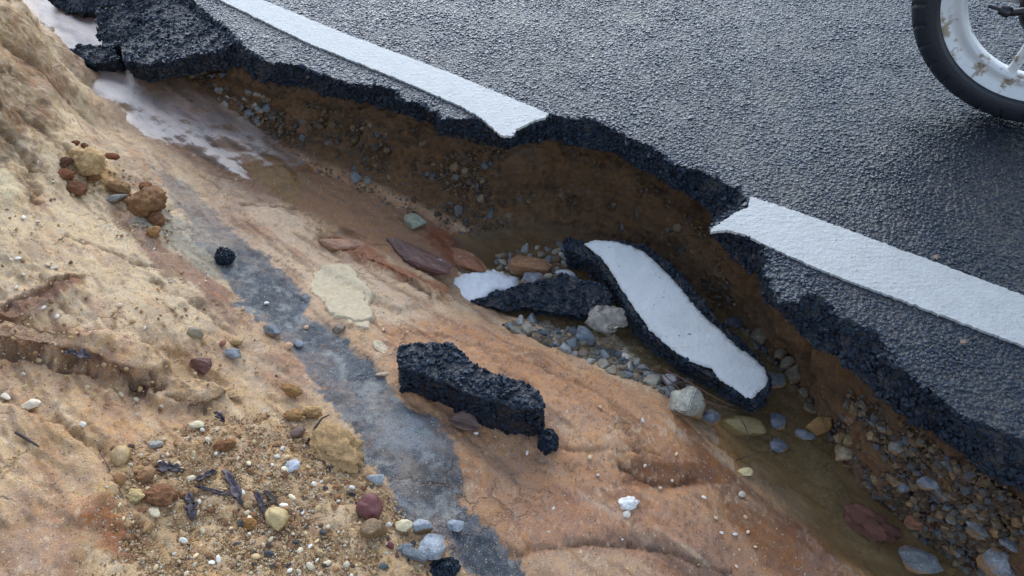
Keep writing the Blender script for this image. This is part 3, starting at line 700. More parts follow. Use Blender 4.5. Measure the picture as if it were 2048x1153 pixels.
# ------------------------------------------------------------------ road
def jitter_line(P, amp, freq, seed, dims=2):
    n = np.stack([fbm(P, freq, 3, .65, seed + i) for i in range(3)], 1) * amp
    if dims == 2: n[:, 2] = 0
    return P + n
LINES = {}
def line_poly(px, z): return at(px, z)
LA = [(510,-6),(700,72),(900,146),(1000,188),(1060,212),(1097,228),(1089,236),(1066,242),(1052,250),(1032,259),(1029,271),(1008,273),(997,268),(985,256),(975,246),(958,234),(920,212),(800,160),(620,88),(426,-6)]
LB = [(1500,394),(1600,426),(1700,462),(1850,518),(2054,594),(2054,694),(1960,660),(1850,618),(1760,585),(1640,540),(1530,490),(1490,470),(1455,461),(1420,464),(1427,455),(1438,449),(1452,439),(1474,424),(1496,415)]
def ext_line(px, first):
    P = at(px, .0015)
    r3 = np.r_[RV, 0]
    if first:
        P = np.concatenate([[P[0] - r3 * 12], P, [P[-1] - r3 * 12]])
    else:
        P = np.concatenate([P[:5], [P[4] + r3 * 12, P[5] + r3 * 12], P[5:]])
    return P
def build_road():
    top, bot = [], []
    for k, (a, b) in enumerate(zip(T3, B3)):
        L = np.linalg.norm(np.diff(a, axis=0), axis=1).sum(); n = max(4, int(L / .004))
        ta, tb = resample(a, n=n), resample(b, n=n)
        if k: ta, tb = ta[1:], tb[1:]
        top.append(ta); bot.append(tb)
    T, B = np.concatenate(top), np.concatenate(bot)
    T = jitter_line(T, .006, 45, 201); B = jitter_line(B, .009, 30, 205)
    T = T + np.stack([fbm(T, 160, 2, .6, 211), fbm(T, 160, 2, .6, 212), np.zeros(len(T))], 1) * .003
    nv3 = np.r_[NV, 0]; r3 = np.r_[RV, 0]
    n = len(T); rows = 9; V = [T]
    for r in range(1, rows):
        f = r / (rows - 1); P = T * (1 - f) + B * f
        P = P + nv3 * (fbm(P, 60, 3, .6, 221)[:, None] * .007 * math.sin(f * 3.14))
        V.append(P)
    V.append(V[-1] - nv3 * .4)
    V = np.concatenate(V); F = []
    for r in range(rows):
        for i in range(n - 1): F.append((r * n + i, (r + 1) * n + i, (r + 1) * n + i + 1, r * n + i + 1))
    # top: inner row then outwards
    k0 = len(V)
    sd0 = to_sd(T[0, :2]); sd1 = to_sd(T[-1, :2])
    extra = [T[0] - r3 * 40, T[0] - r3 * 40 - nv3 * 7.5, T[-1] + r3 * 40 - nv3 * 7.5, T[-1] + r3 * 40]
    V = np.concatenate([V, np.array(extra)])
    for q in range(4): V[k0 + q][2] = -.003
    F.append(tuple([k0 + 3] + list(range(n - 1, -1, -1)) + [k0, k0 + 1, k0 + 2])[::-1])
    me = mesh_from('road', V, [tuple(map(int, f)) for f in F], smooth=False)
    bm = bmesh.new(); bm.from_mesh(me); bmesh.ops.triangulate(bm, faces=[f for f in bm.faces if len(f.verts) > 4]); bm.normal_update(); bm.to_mesh(me); bm.free()
    road = link('road', me, M_ASP, kind='structure'); road['label'] = 'wet black asphalt road with a broken edge'
    # chips on top
    tsd = to_sd(T[:, :2])
    poly = np.concatenate([tsd, [[tsd[-1, 0] + .2, tsd[-1, 1]], [tsd[-1, 0] + .2, -2.9], [-3.4, -2.9], [-3.4, tsd[0, 1]]]])
    g = .0064
    S, D = np.meshgrid(np.arange(-3.3, .85, g), np.arange(-2.85, -.85, g), indexing='ij')
    Q = np.stack([S.ravel(), D.ravel()], 1) + rng.uniform(-g * .48, g * .48, (S.size, 2))
    keep = poly_sd(Q, poly) > .0015
    lp = [to_sd(ext_line(p, f)[:, :2]) for p, f in ((LA, True), (LB, False))]
    for p in lp: keep &= poly_sd(Q, p) < -.001
    # only where the chips are large enough to see
    xy = to_xy(Q[:, 0], Q[:, 1]); dz = (np.c_[xy, np.zeros(len(xy))] - [0, 0, CAMH]) @ _F
    uu = (np.c_[xy, np.zeros(len(xy))] - [0, 0, CAMH]) @ _R; vv = (np.c_[xy, np.zeros(len(xy))] - [0, 0, CAMH]) @ _U
    keep &= (dz > .2) & (np.abs(uu) < dz * .85 + .1) & (np.abs(vv) < dz * .55 + .1)
    Q = Q[keep]; xy = to_xy(Q[:, 0], Q[:, 1])
    Q3 = np.c_[Q, np.zeros(len(Q))]
    sz = rng.uniform(.0028, .0050, len(Q)) * (1 + .15 * fbm(Q3, 6, 2, .5, 231))
    z = -.0036 + rng.normal(0, .0005, len(Q)) + .0012 * fbm(Q3, 12, 3, .5, 233)
    c = scatter('aggregate', np.c_[xy, z], np.tile([0, 0, 1.], (len(Q), 1)), sz, NG_CHIPW, road, flat=.36, tilt=.13)
    # chips on the broken face
    m_ = 9000; i = rng.integers(0, n - 1, m_); f = rng.uniform(0, 1, m_)[:, None]; t = rng.uniform(0, 1, m_)[:, None]
    A = (T[i] * (1 - t) + T[i + 1] * t); Bp = (B[i] * (1 - t) + B[i + 1] * t); P = A * (1 - f) + Bp * f
    tan = T[i + 1] - T[i]; dn = B[i] - T[i]; Nn = np.cross(tan, dn); Nn /= np.linalg.norm(Nn, axis=1, keepdims=True) + 1e-9
    Nn *= np.sign((Nn @ nv3) + 1e-9)[:, None]
    P = P + Nn * (fbm(P, 40, 3, .6, 241)[:, None] * .011)
    scatter('aggregate', P, Nn, rng.uniform(.0028, .0075, m_), NG_CHIP, road, flat=.8, tilt=.7)
    # painted edge line, two stretches
    for px, first in ((LA, True), (LB, False)):
        P = ext_line(px, first); ring = np.concatenate([P, P[:1]])
        R_ = []
        for a, b in zip(ring[:-1], ring[1:]):
            L = np.linalg.norm(b - a); st = .003 if L < 3 else .05
            k = max(1, int(L / st)); R_.append(a + (b - a) * (np.arange(k) / k)[:, None])
        R_ = np.concatenate(R_)
        R_[:, 2] = 0
        R_ = jitter_line(R_, .0035, 130, 251) ; R_ = jitter_line(R_, .0022, 380, 255)
        nn = len(R_); Vt = R_.copy(); Vt[:, 2] = .0022; Vb = R_.copy(); Vb[:, 2] = -.004
        Vm = np.concatenate([Vt, Vb]); Fm = [tuple(range(nn))] + [(j, nn + j, nn + (j + 1) % nn, (j + 1) % nn) for j in range(nn)]
        me = mesh_from('line_marking', Vm, Fm, smooth=False)
        bm = bmesh.new(); bm.from_mesh(me); bmesh.ops.triangulate(bm, faces=[f_ for f_ in bm.faces if len(f_.verts) > 4]); bmesh.ops.recalc_face_normals(bm, faces=bm.faces); bm.to_mesh(me); bm.free()
        lk = link('line_marking', me, M_PAINT, road)
    return T, B
ROAD_T, ROAD_B = build_road()
# everything beyond the road: verge, out to the horizon
me = mesh_from('far_ground', [(-600, -600, -1.2), (600, -600, -1.2), (600, 600, -1.2), (-600, 600, -1.2)], [(0, 1, 2, 3)], False)
link('far_ground', me, mat_plain('far_grass', (.07, .08, .035), .9, .2, 0, 3, .5), kind='structure')
v0 = [to_xy(np.array(a), np.array(b)) for a, b in ((-60, -8.0), (60, -8.0), (60, -30), (-60, -30))]
me = mesh_from('verge', [(*v0[0], -.03), (*v0[1], -.03), (*v0[2], -1.0), (*v0[3], -1.0)], [(0, 1, 2, 3)], False)
link('verge', me, mat_plain('verge_soil', (.12, .10, .06), .9, .2, 0, 5, .5), kind='structure')

# ------------------------------------------------------------------ loose pieces of asphalt
def plane_fit(refs):
    P = np.array([at([(x, y)], z)[0] for x, y, z in refs])
    n = np.cross(P[1] - P[0], P[2] - P[0]); n /= np.linalg.norm(n); n = n * np.sign(n[2]); return P[0], n
def on_plane(px, p0, n):
    D = rays(px); c = np.array([0, 0, CAMH]); t = ((p0 - c) @ n) / (D @ n); return c + D * t[:, None]
def asphalt_piece(name, label, px, refs, thick, paint=None, paint_refs=None, seed=0, dens=15000, rag=.006, spread=0.0, size=(.003, .0074), group=None, cat='asphalt chunk'):
    p0, n = plane_fit(refs); P = on_plane(px, p0, n); P = np.concatenate([P, P[:1]])
    P = resample(P, step=.006)[:-1]; c = P.mean(0)
    P = jitter_line(P, rag, 40, 300 + seed, 3); nv = len(P)
    rows = 5; V = [P]
    for r in range(1, rows):
        f = r / (rows - 1); q = c + (P - c) * (1 + spread * f) - n * thick * f
        rad = P - c; rad -= np.outer(rad @ n, n); rad /= np.linalg.norm(rad, axis=1, keepdims=True)
        q = q + rad * (fbm(q, 35, 3, .6, 310 + seed)[:, None] * .009); V.append(q)
    V = np.concatenate(V)
    F = [tuple(range(nv)), tuple(range(rows * nv - 1, (rows - 1) * nv - 1, -1))]
    for r in range(rows - 1):
        for i in range(nv): F.append((r * nv + i, (r + 1) * nv + i, (r + 1) * nv + (i + 1) % nv, r * nv + (i + 1) % nv))
    root = empty(name, c); tag(root, label, cat, group)
    me = mesh_from('asphalt_body', V - c, F, smooth=False)
    bm = bmesh.new(); bm.from_mesh(me); bmesh.ops.triangulate(bm, faces=bm.faces[:]); bmesh.ops.recalc_face_normals(bm, faces=bm.faces[:]); bm.to_mesh(me)
    tri = np.array([[v.co[:] for v in f.verts] for f in bm.faces]); nr = np.array([f.normal[:] for f in bm.faces]); bm.free()
    link('asphalt_body', me, M_ASP, root)
    ar = np.linalg.norm(np.cross(tri[:, 1] - tri[:, 0], tri[:, 2] - tri[:, 0]), axis=1) / 2
    k = int(ar.sum() * dens); ix = rng.choice(len(tri), k, p=ar / ar.sum()); r1, r2 = rng.uniform(0, 1, (2, k, 1)); sq = np.sqrt(r1)
    pts = tri[ix, 0] * (1 - sq) + tri[ix, 1] * sq * (1 - r2) + tri[ix, 2] * sq * r2; nn = nr[ix]
    pts = pts - nn * .001 + nn * fbm(pts, 55, 3, .6, 330)[:, None] * .007
    if paint is not None:
        pp = on_plane(paint, p0 + n * .0065, n)
        e1 = RV[0] * np.array([1, 0, 0]) + RV[1] * np.array([0, 1, 0]); e1 = e1 - n * (e1 @ n); e1 /= np.linalg.norm(e1); e2 = np.cross(n, e1)
        pq = np.stack([(pp - c) @ e1, (pp - c) @ e2], 1); qq = np.stack([pts @ e1, pts @ e2], 1)
        ok = ~((poly_sd(qq, pq) > -.001) & (nn @ n > .5)); pts, nn = pts[ok], nn[ok]
    sc = scatter('aggregate', pts, nn, rng.uniform(*size, len(pts)), NG_CHIP, root, flat=.75, tilt=.5)
    if paint is not None:
        ring = np.concatenate([pp, pp[:1]]); ring = resample(ring, step=.003)[:-1] - c
        ring = jitter_line(ring, .003, 130, 340 + seed); ring = jitter_line(ring, .002, 380, 345)
        ring = ring - np.outer(ring @ n - (pp[0] - c) @ n, n)
        # interior points for gentle undulation
        rq = np.stack([ring @ e1, ring @ e2], 1)
        lo, hi = rq.min(0), rq.max(0); gx, gy = np.meshgrid(np.arange(lo[0], hi[0], .008), np.arange(lo[1], hi[1], .008)); G = np.stack([gx.ravel(), gy.ravel()], 1)
        G = G[poly_sd(G, rq) > .004]
        allp = np.concatenate([rq, G]); kk = len(rq)
        res = delaunay_2d_cdt([Vector(p) for p in allp], [(i, (i + 1) % kk) for i in range(kk)], [], 1, 1e-6)
        v2 = np.array([v[:] for v in res[0]]); base = (pp[0] - c) @ n
        sdv = poly_sd(v2, rq)
        cr = fbm(np.c_[v2[:, 0] * 14, v2[:, 1] * 60, np.zeros(len(v2))], 1, 3, .6, 351)
        hgt = base + .0025 * fbm(np.c_[v2, np.zeros(len(v2))], 16, 2, .5, 353) + .0016 * cr * sstep(np.abs(cr), .1, .5) - .0014 * sstep(.005 - np.abs(sdv), 0, .005)
        V3 = v2[:, :1] * e1 + v2[:, 1:] * e2 + hgt[:, None] * n
        me = mesh_from('white_paint', V3, [tuple(f) for f in res[2]]); o = link('white_paint', me, M_PAINT2, root)
        md = o.modifiers.new('thickness', 'SOLIDIFY'); md.thickness = .003; md.offset = -1
    return root

asphalt_piece('asphalt_slab', 'long tilted asphalt slab with white painted top lying in the ditch',
    [(1130,478),(1150,480),(1172,486),(1230,480),(1285,490),(1345,530),(1395,590),(1430,632),(1470,672),(1520,715),(1542,752),(1538,790),(1508,806),(1470,786),(1420,752),(1370,722),(1310,680),(1262,628),(1232,580),(1205,540),(1165,512),(1132,500)],
    [(1180,490,-.205),(1330,540,-.205),(1500,790,-.245)], .062,
    paint=[(1168,488),(1190,480),(1225,482),(1262,492),(1290,505),(1320,532),(1350,562),(1380,600),(1410,634),(1440,660),(1470,690),(1500,710),(1528,735),(1537,757),(1530,775),(1516,784),(1507,798),(1490,792),(1474,780),(1440,760),(1425,741),(1424,737),(1380,722),(1345,700),(1300,660),(1270,620),(1245,580),(1222,542),(1200,513)], seed=1)
asphalt_piece('asphalt_slab', 'flat black asphalt slab half under water beside the painted slab',
    [(948,602),(985,585),(1030,574),(1070,568),(1130,553),(1185,560),(1225,590),(1215,622),(1170,630),(1120,628),(1060,618),(1010,622),(975,614)],
    [(960,605,-.272),(1120,560,-.225),(1180,620,-.25)], .035, seed=3, rag=.008)
asphalt_piece('asphalt_chunk', 'big oblong chunk of black asphalt resting on the bare sandstone',
    [(800,690),(830,684),(870,686),(905,690),(925,710),(950,730),(990,748),(1030,760),(1065,772),(1085,790),(1088,812),(1070,822),(1030,815),(985,802),(940,788),(900,770),(860,752),(825,742),(797,735)],
    [(810,700,-.092),(1060,790,-.112),(960,790,-.106)], .112, seed=5, dens=19000, rag=.005, spread=.02)
asphalt_piece('asphalt_slab', 'broad broken asphalt slab sagging off the road edge into the ditch top',
    [(300,-60),(420,-30),(452,45),(470,80),(440,105),(405,112),(360,118),(320,128),(280,132),(250,122),(238,95),(248,60),(270,20)],
    [(445,50,-.012),(250,110,-.07),(330,10,-.03)], .055, seed=7, rag=.012, dens=15000)
asphalt_piece('asphalt_chunk', 'upright lump of asphalt between the sagging slab and the stream',
    [(196,22),(230,12),(268,14),(280,40),(262,70),(240,95),(215,98),(195,75)],
    [(200,40,-.05),(270,40,-.04),(220,90,-.08)], .07, seed=9, rag=.012, dens=15000)
asphalt_piece('asphalt_chunk', 'small black asphalt lump lying in the white stream',
    [(132,105),(160,92),(200,90),(232,102),(235,122),(200,126),(160,122),(138,118)],
    [(140,110,-.085),(230,110,-.08),(180,125,-.09)], .05, seed=11, rag=.010, dens=15000)
asphalt_piece('asphalt_chunk', 'dark heap of broken asphalt at the far top of the ditch',
    [(92,-45),(180,-70),(300,-60),(285,0),(250,16),(200,18),(170,30),(130,20),(100,5)],
    [(110,0,-.07),(280,-20,-.02),(180,25,-.08)], .06, seed=13, rag=.014, dens=15000)
exec_stones = True

# ------------------------------------------------------------------ stones, clods, pebbles
_ico = {}
def ico(sub):
    if sub not in _ico:
        bm = bmesh.new(); bmesh.ops.create_icosphere(bm, subdivisions=sub, radius=1)
        _ico[sub] = (np.array([v.co[:] for v in bm.verts]), np.array([[v.index for v in f.verts] for f in bm.faces])); bm.free()
    return _ico[sub]
def rock_mesh(name, kind, seed, sub=3):
    V, F = ico(sub); V = V.copy(); rg = np.random.default_rng(seed)
    if kind == 'angular':
        bm = bmesh.new(); P = rg.normal(size=(24, 3)); P /= np.linalg.norm(P, axis=1, keepdims=True); P *= rg.uniform(.72, 1.12, (24, 1))
        for p in P: bm.verts.new(p)
        bmesh.ops.convex_hull(bm, input=bm.verts[:]); bmesh.ops.delete(bm, geom=[v for v in bm.verts if not v.link_faces], context='VERTS')
        bmesh.ops.dissolve_limit(bm, angle_limit=R(9), verts=bm.verts[:], edges=bm.edges[:])
        bmesh.ops.bevel(bm, geom=bm.edges[:], offset=.045, segments=2 if sub > 2 else 1, affect='EDGES', clamp_overlap=True)
        bmesh.ops.triangulate(bm, faces=bm.faces[:])
        if sub > 2: bmesh.ops.subdivide_edges(bm, edges=bm.edges[:], cuts=2, use_grid_fill=True); bmesh.ops.triangulate(bm, faces=bm.faces[:])
        V = np.array([v.co[:] for v in bm.verts]); bm.verts.index_update(); F = np.array([[v.index for v in f.verts] for f in bm.faces]); bm.free()
        V = V / np.abs(V).max(0)
        V = V * (1 + .12 * fbm(V + seed * 3.1, 1.8, 3, .5, seed) + .035 * fbm(V + seed, 7, 2, .5, seed + 1))[:, None]
        return mesh_from(name, V, F, smooth=False)
    elif kind == 'round':
        V = V * (1 + .42 * fbm(V + seed * 3.1, .9, 3, .5, seed) + .03 * fbm(V + seed, 4, 2, .5, seed + 1))[:, None]
        n = rg.normal(size=3); n /= np.linalg.norm(n); e = np.maximum(V @ n - .72, 0); V = V - e[:, None] * n * .7
    elif kind == 'clod':
        V = V * (1 + .5 * fbm(V + seed * 3.1, 1.6, 4, .65, seed) + .2 * fbm(V + seed, 6, 2, .6, seed + 2))[:, None]
    elif kind == 'flat':
        for k in range(7):
            a = rg.uniform(0, 6.28); n = np.array([math.cos(a), math.sin(a), rg.normal() * .2]); n /= np.linalg.norm(n); c = rg.uniform(.55, .85); e = np.maximum(V @ n - c, 0); V = V - e[:, None] * n * .95
        for sg in (1, -1): e = np.maximum(V[:, 2] * sg - .6, 0); V[:, 2] -= sg * e * .85
        V = V / np.abs(V).max(0); V = V * (1 + .06 * fbm(V + seed, 3, 3, .5, seed))[:, None]
    return mesh_from(name, V, F, smooth=True)
def px_scale(P): return FPX / max((np.asarray(P) - [0, 0, CAMH]) @ _F, .1)
def place_stone(name, label, cat, x, y, w, h, ang, kind, col, seed, mat=None, z=None, hf=.7, sink=.2, group=None, sub=4, tilt=.25):
    # the photo point is the middle of the stone; set it down a little below that
    P = hit([(x, y + h * .22)])[0] if z is None else at([(x, y + h * .2)], z)[0]
    k = px_scale(P); L = w / k / 2; Mw = h / k / 2 * 1.02; Hh = min(L, Mw) * hf
    me = rock_mesh(name, kind, seed, sub)
    o = link(name, me, mat or (M_PEB if kind == 'round' else M_CLOD if kind == 'clod' else M_STONE))
    a = math.atan2(math.sin(R(-ang)) / .72, math.cos(R(-ang)))
    rg = random.Random(seed)
    o.rotation_euler = (rg.uniform(-tilt, tilt), rg.uniform(-tilt, tilt), a)
    o.scale = (L, Mw, Hh); o.location = (P[0], P[1], P[2] + Hh * (1 - 2 * sink) * .9)
    o.color = (*srgb(col), 1)
    tag(o, label, cat, group); return o
ST = [
 ('rock','long maroon rock jutting from the channel floor behind the foam','rock',842,512,200,56,30,'angular',(88,58,50),{'hf':.8,'sink':.58}),
 ('rock','rust orange rock slanting beside the long maroon one','rock',925,508,140,50,38,'angular',(136,88,58),{'hf':.8,'sink':.62}),
 ('rock','low reddish rock ledge at the upper end of the maroon rock','rock',690,480,120,40,8,'angular',(164,122,94),{'hf':.7,'sink':.66}),
 # name, label, category, x, y, w, h, angle in the photo, kind, colour, options
 ('stone','dark grey stone of a touching pair at the foot of the soil wall','stone',710,354,32,28,0,'angular',(113,115,113),{}),
 ('stone','smaller brownish grey stone of the pair at the wall foot','stone',734,362,24,22,0,'angular',(112,108,94),{}),
 ('stone','squarish greenish grey stone alone on the wet channel floor','stone',832,443,48,38,0,'angular',(132,134,112),{'hf':.9}),
 ('sandstone_slab','flat orange brown sandstone piece behind the white foam','stone',1060,534,92,36,3,'flat',(138,96,62),{'z':-.272,'hf':.9}),
 ('stone','rounded dark grey stone on the far edge of the flat black slab','stone',1062,557,58,32,-8,'angular',(112,114,117),{'z':-.255}),
 ('stone','pale grey oval stone at the corner between both slabs','stone',1132,547,38,20,5,'round',(143,145,147),{'z':-.24}),
 ('stone','pale pebble in front of the sandstone piece','pebble',1098,553,22,18,0,'round',(128,118,98),{'z':-.25}),
 ('stone','upright dark slate stone standing in the pool by the plastic bag','stone',1166,670,36,52,-70,'angular',(107,111,115),{'z':-.285,'hf':1.2,'sink':.25}),
 ('stone','large pale grey stone wedged below the painted slab','stone',1372,803,84,72,35,'angular',(150,146,130),{'z':-.27,'hf':.8}),
 ('stone','grey stone behind the large pale one, under the painted slab','stone',1340,758,44,36,15,'angular',(123,124,123),{'z':-.275}),
 ('stone','small dark stone at the water edge left of the large pale stone','stone',1308,757,36,34,0,'angular',(104,106,104),{'z':-.28}),
 ('stone','blue grey stone beside the lower end of the painted slab','stone',1421,834,40,40,30,'angular',(97,102,108),{'z':-.28}),
 ('stone','yellowish submerged stone under the lower tip of the painted slab','stone',1480,850,90,44,20,'round',(120,104,66),{'z':-.31}),
 ('stone','dark blue grey stone right of the painted slab tip','stone',1552,838,40,44,0,'angular',(89,92,98),{'z':-.295}),
 ('stone','dark blue stone low in the muddy water','stone',1556,890,36,36,0,'angular',(83,86,93),{'z':-.298}),
 ('stone','bluish stone pair member further right in muddy water','stone',1608,868,42,26,20,'angular',(98,101,105),{'z':-.298}),
 ('stone','ochre brown wedge shaped stone in the muddy water','stone',1636,850,58,34,-8,'flat',(132,98,52),{'z':-.29,'hf':1.1}),
 ('stone','dark wet stone touching the round end of the painted slab','stone',1546,756,44,46,0,'angular',(90,92,93),{'z':-.295}),
 ('stone','pale beige pointed stone at the foot of the crumbling bank','stone',1692,906,48,48,40,'angular',(140,124,96),{'hf':.9}),
 ('stone','thin beige stone above the pointed beige stone','stone',1702,876,26,36,60,'flat',(136,118,80),{}),
 ('stone','blue grey block half set in the crumbling bank','stone',1856,962,50,46,20,'angular',(118,121,125),{'hf':.9}),
 ('stone','small grey stone just below the blue grey block','stone',1884,984,36,28,20,'angular',(110,112,113),{}),
 ('stone','grey stone high in the crumbling bank','stone',1792,888,36,34,0,'angular',(112,108,96),{}),
 ('stone','brown stone near the top of the crumbling bank','stone',1706,836,40,26,-15,'angular',(112,80,54),{}),
 ('clod','purplish red lump of wet clay in the water','clod',1736,1042,96,56,30,'clod',(96,62,48),{'hf':.8,'z':-.297}),
 ('stone','large reddish brown angular stone at the water edge','stone',1840,1028,76,66,-10,'angular',(128,80,54),{'hf':.85,'z':-.292}),
 ('stone','large dark grey stone at the bottom of the stream','stone',1836,1118,96,62,20,'angular',(98,101,101),{'hf':.8,'z':-.302}),
 ('stone','big blue grey stone in the low corner by the road edge','stone',1990,1112,84,74,40,'angular',(121,123,124),{'hf':.9}),
 ('stone','mid grey stone above the big corner stone','stone',1952,1052,54,44,20,'angular',(114,115,114),{}),
 ('stone','grey stone against the frame edge beside the corner stone','stone',2022,1086,54,40,10,'angular',(111,113,114),{}),
 ('stone','brown stone between the corner stone and the bank','stone',1935,1020,36,30,0,'angular',(118,92,62),{}),
 ('pebble','flat pale yellow oval pebble on the wet orange rock edge','pebble',1490,942,34,18,10,'round',(196,176,126),{'hf':.5}),
 ('pebble','small white pebble on rock right of the yellow oval','pebble',1484,988,14,12,0,'round',(200,186,164),{}),
 ('pebble','round dark red pebble on the loose sand','pebble',738,1011,54,48,20,'round',(112,66,60),{'hf':.8}),
 ('pebble','cream oval pebble beside the angular grey stone','pebble',808,1049,36,26,-10,'round',(214,196,154),{'hf':.9}),
 ('stone','largest angular blue grey stone at the foot of the sand','stone',866,1090,70,58,-25,'angular',(145,150,153),{'hf':.8}),
 ('stone','pale wedge shaped grey stone above the largest angular one','stone',846,1051,42,24,-8,'flat',(169,172,173),{'hf':1}),
 ('stone','pale grey stone between the cream pebble and bare rock','stone',913,1048,36,26,10,'angular',(166,169,171),{}),
 ('stone','thin grey sliver at the left of the largest angular stone','stone',812,1094,42,18,-5,'flat',(122,126,129),{}),
 ('stone','long dark grey wedge poking from under the largest angular stone','stone',832,1110,60,22,15,'flat',(111,116,118),{'hf':1}),
 ('stone','whitish grey stone on the dark vein above the red pebble','stone',752,957,42,26,-5,'angular',(164,167,166),{}),
 ('stone','flat brown stone below the round red pebble','stone',750,1056,58,36,-15,'flat',(136,108,74),{'hf':1}),
 ('clod','thick ochre clod with twigs across it','clod',672,886,112,84,25,'clod',(178,142,96),{'hf':.45,'sub':5}),
 ('pebble','dark grey pebble with white veins on the dark streak','pebble',547,657,44,30,15,'angular',(117,119,122),{}),
 ('pebble','small peach coloured pebble touching a blue one','pebble',577,692,22,16,-15,'round',(200,156,118),{}),
 ('pebble','small blue grey pebble touching a peach one','pebble',599,686,20,16,10,'round',(132,138,142),{}),
 ('pebble','olive tan oval pebble above a grey one','pebble',475,682,32,22,-5,'round',(164,132,84),{}),
 ('pebble','grey mottled pebble below the olive one','pebble',466,704,40,24,10,'angular',(146,146,145),{}),
 ('pebble','dark red stone at the end of the sandy ledge','stone',408,726,50,36,30,'angular',(98,58,46),{}),
 ('pebble','little reddish pebble left of the olive one','pebble',447,686,20,14,0,'angular',(150,92,70),{}),
 ('pebble','olive grey pebble half buried right of the ledge','pebble',393,662,28,34,-60,'round',(136,122,94),{}),
 ('clod','orange crumbly clod beside the dark vein','clod',585,778,38,26,15,'clod',(170,126,76),{}),
 ('clod','orange clod of crumbs near the twig','clod',590,828,40,26,0,'clod',(176,132,82),{}),
 ('clod','yellowish clod of crumbs right beside the dark vein','clod',626,822,34,26,0,'clod',(186,146,94),{}),
 ('clod','large brown lump of clay on the upper slope','clod',302,404,78,70,40,'clod',(126,88,54),{'hf':.8}),
 ('clod','lower small lump under the large brown clay lump','clod',312,436,38,32,40,'clod',(120,80,48),{}),
 ('clod','orange ball of clay below the large brown lump','clod',308,462,28,26,0,'clod',(166,122,74),{}),
 ('clod','small brown ball above the large brown lump','clod',292,371,28,20,15,'clod',(140,92,58),{}),
 ('clod','rust red ball on the upper slope','clod',132,348,34,28,0,'clod',(136,84,52),{}),
 ('clod','oval dark brown clod below the rust red ball','clod',154,373,52,34,25,'clod',(122,80,52),{}),
 ('clod','ochre crumbly heap on the upper slope','clod',180,322,70,60,30,'clod',(180,146,100),{'hf':.8}),
 ('clod','small rust crumb on top of the ochre heap','clod',152,286,16,14,0,'clod',(126,76,48),{}),
 ('clod','twin rust crumb on top of the ochre heap','clod',169,291,15,14,0,'clod',(130,82,52),{}),
 ('clod','flat rust clod right of the ochre heap','clod',225,312,32,17,10,'clod',(134,84,52),{}),
 ('clod','brown clod trailing below the ochre heap','clod',185,352,44,20,20,'clod',(140,98,58),{}),
 ('clod','ochre clod above the large brown clay lump','clod',240,372,52,28,20,'clod',(150,114,74),{}),
 ('stone','grey stone tucked behind the large brown clay lump','stone',238,395,44,26,-5,'angular',(126,122,110),{}),
 ('clod','dark crumb left of the ochre heap','clod',132,322,22,26,30,'clod',(100,66,46),{}),
 ('asphalt_clod','small black asphalt clod on the dark streak','asphalt chunk',452,512,40,36,10,'clod',(38,38,40),{'mat':'A'}),
 ('asphalt_clod','small black asphalt clod beside the big oblong chunk','asphalt chunk',1097,880,42,48,60,'clod',(32,32,32),{'mat':'A'}),
 ('asphalt_clod','black asphalt crumb heap at the lower rim below the grey stones','asphalt chunk',890,1132,64,40,0,'clod',(32,32,32),{'mat':'A','hf':.5}),
 ('pebble','white quartz lump on the orange rock','pebble',1257,1005,38,26,-15,'clod',(236,232,222),{'hf':.8,'mat':'P'}),
 ('pebble','small white lump below the white quartz lump','pebble',1251,1028,22,17,-10,'clod',(232,220,200),{'mat':'P'}),
 ('pebble','biggest tan oval pebble in the sand, leaf strip against it','pebble',554,1032,50,42,40,'round',(188,162,112),{'hf':.75}),
 ('pebble','tan pebble with a rusty face at the sand edge','pebble',244,912,44,38,70,'round',(176,146,102),{'hf':.85}),
 ('pebble','rust brown egg shaped pebble under the tan one','pebble',241,955,26,30,70,'round',(152,108,66),{}),
 ('pebble','orange brown pebble between tan pebble and purple bark','pebble',294,948,44,30,-10,'angular',(158,112,72),{}),
 ('clod','reddish brown block in the loose sand','clod',326,986,66,44,5,'clod',(138,94,62),{'hf':.8}),
 ('pebble','cream crumbly pebble left of the reddish block','pebble',272,988,42,26,20,'clod',(206,178,122),{}),
 ('pebble','elongated cream pebble below the reddish block','pebble',311,1022,32,20,25,'round',(222,202,162),{}),
 ('pebble','flat pale grey pebble above the purple bark','pebble',312,889,32,18,-5,'flat',(170,164,152),{}),
 ('pebble','tiny dark purple pebble above the tan rusty pebble','pebble',263,892,18,14,0,'angular',(96,74,66),{}),
 ('pebble','oval cream pebble alone on the upper part of the sand','pebble',395,848,30,17,-5,'round',(218,200,158),{}),
 ('pebble','dark purple brown pebble left of the ochre clod','pebble',596,862,28,24,0,'round',(104,78,66),{}),
 ('pebble','brown clod pebble in the middle of the sand','clod',450,888,40,24,0,'clod',(140,94,56),{}),
 ('pebble','white and grey chip above the bark pieces','pebble',585,928,24,34,60,'angular',(205,206,205),{}),
 ('pebble','upper white quartz pebble by the left rim','pebble',12,792,24,14,20,'round',(226,210,182),{}),
 ('pebble','biggest white quartz pebble in the left rim cluster','pebble',66,808,34,26,-15,'round',(222,204,172),{}),
 ('pebble','small white quartz pebble right of the left rim cluster','pebble',166,848,14,15,0,'round',(224,212,190),{}),
 ('pebble','single black chip in the sand below the tan oval','pebble',646,1063,20,16,20,'angular',(71,74,75),{}),
 ('pebble','dark slate pebble near the lower rim of the sand','pebble',537,1105,20,15,10,'angular',(80,82,83),{}),
 ('pebble','dark teal chip near the lower rim of the sand','pebble',768,1132,22,16,0,'angular',(90,97,98),{}),
 ('pebble','deep red chip beside the grey sliver','pebble',781,1090,20,16,20,'angular',(120,62,56),{}),
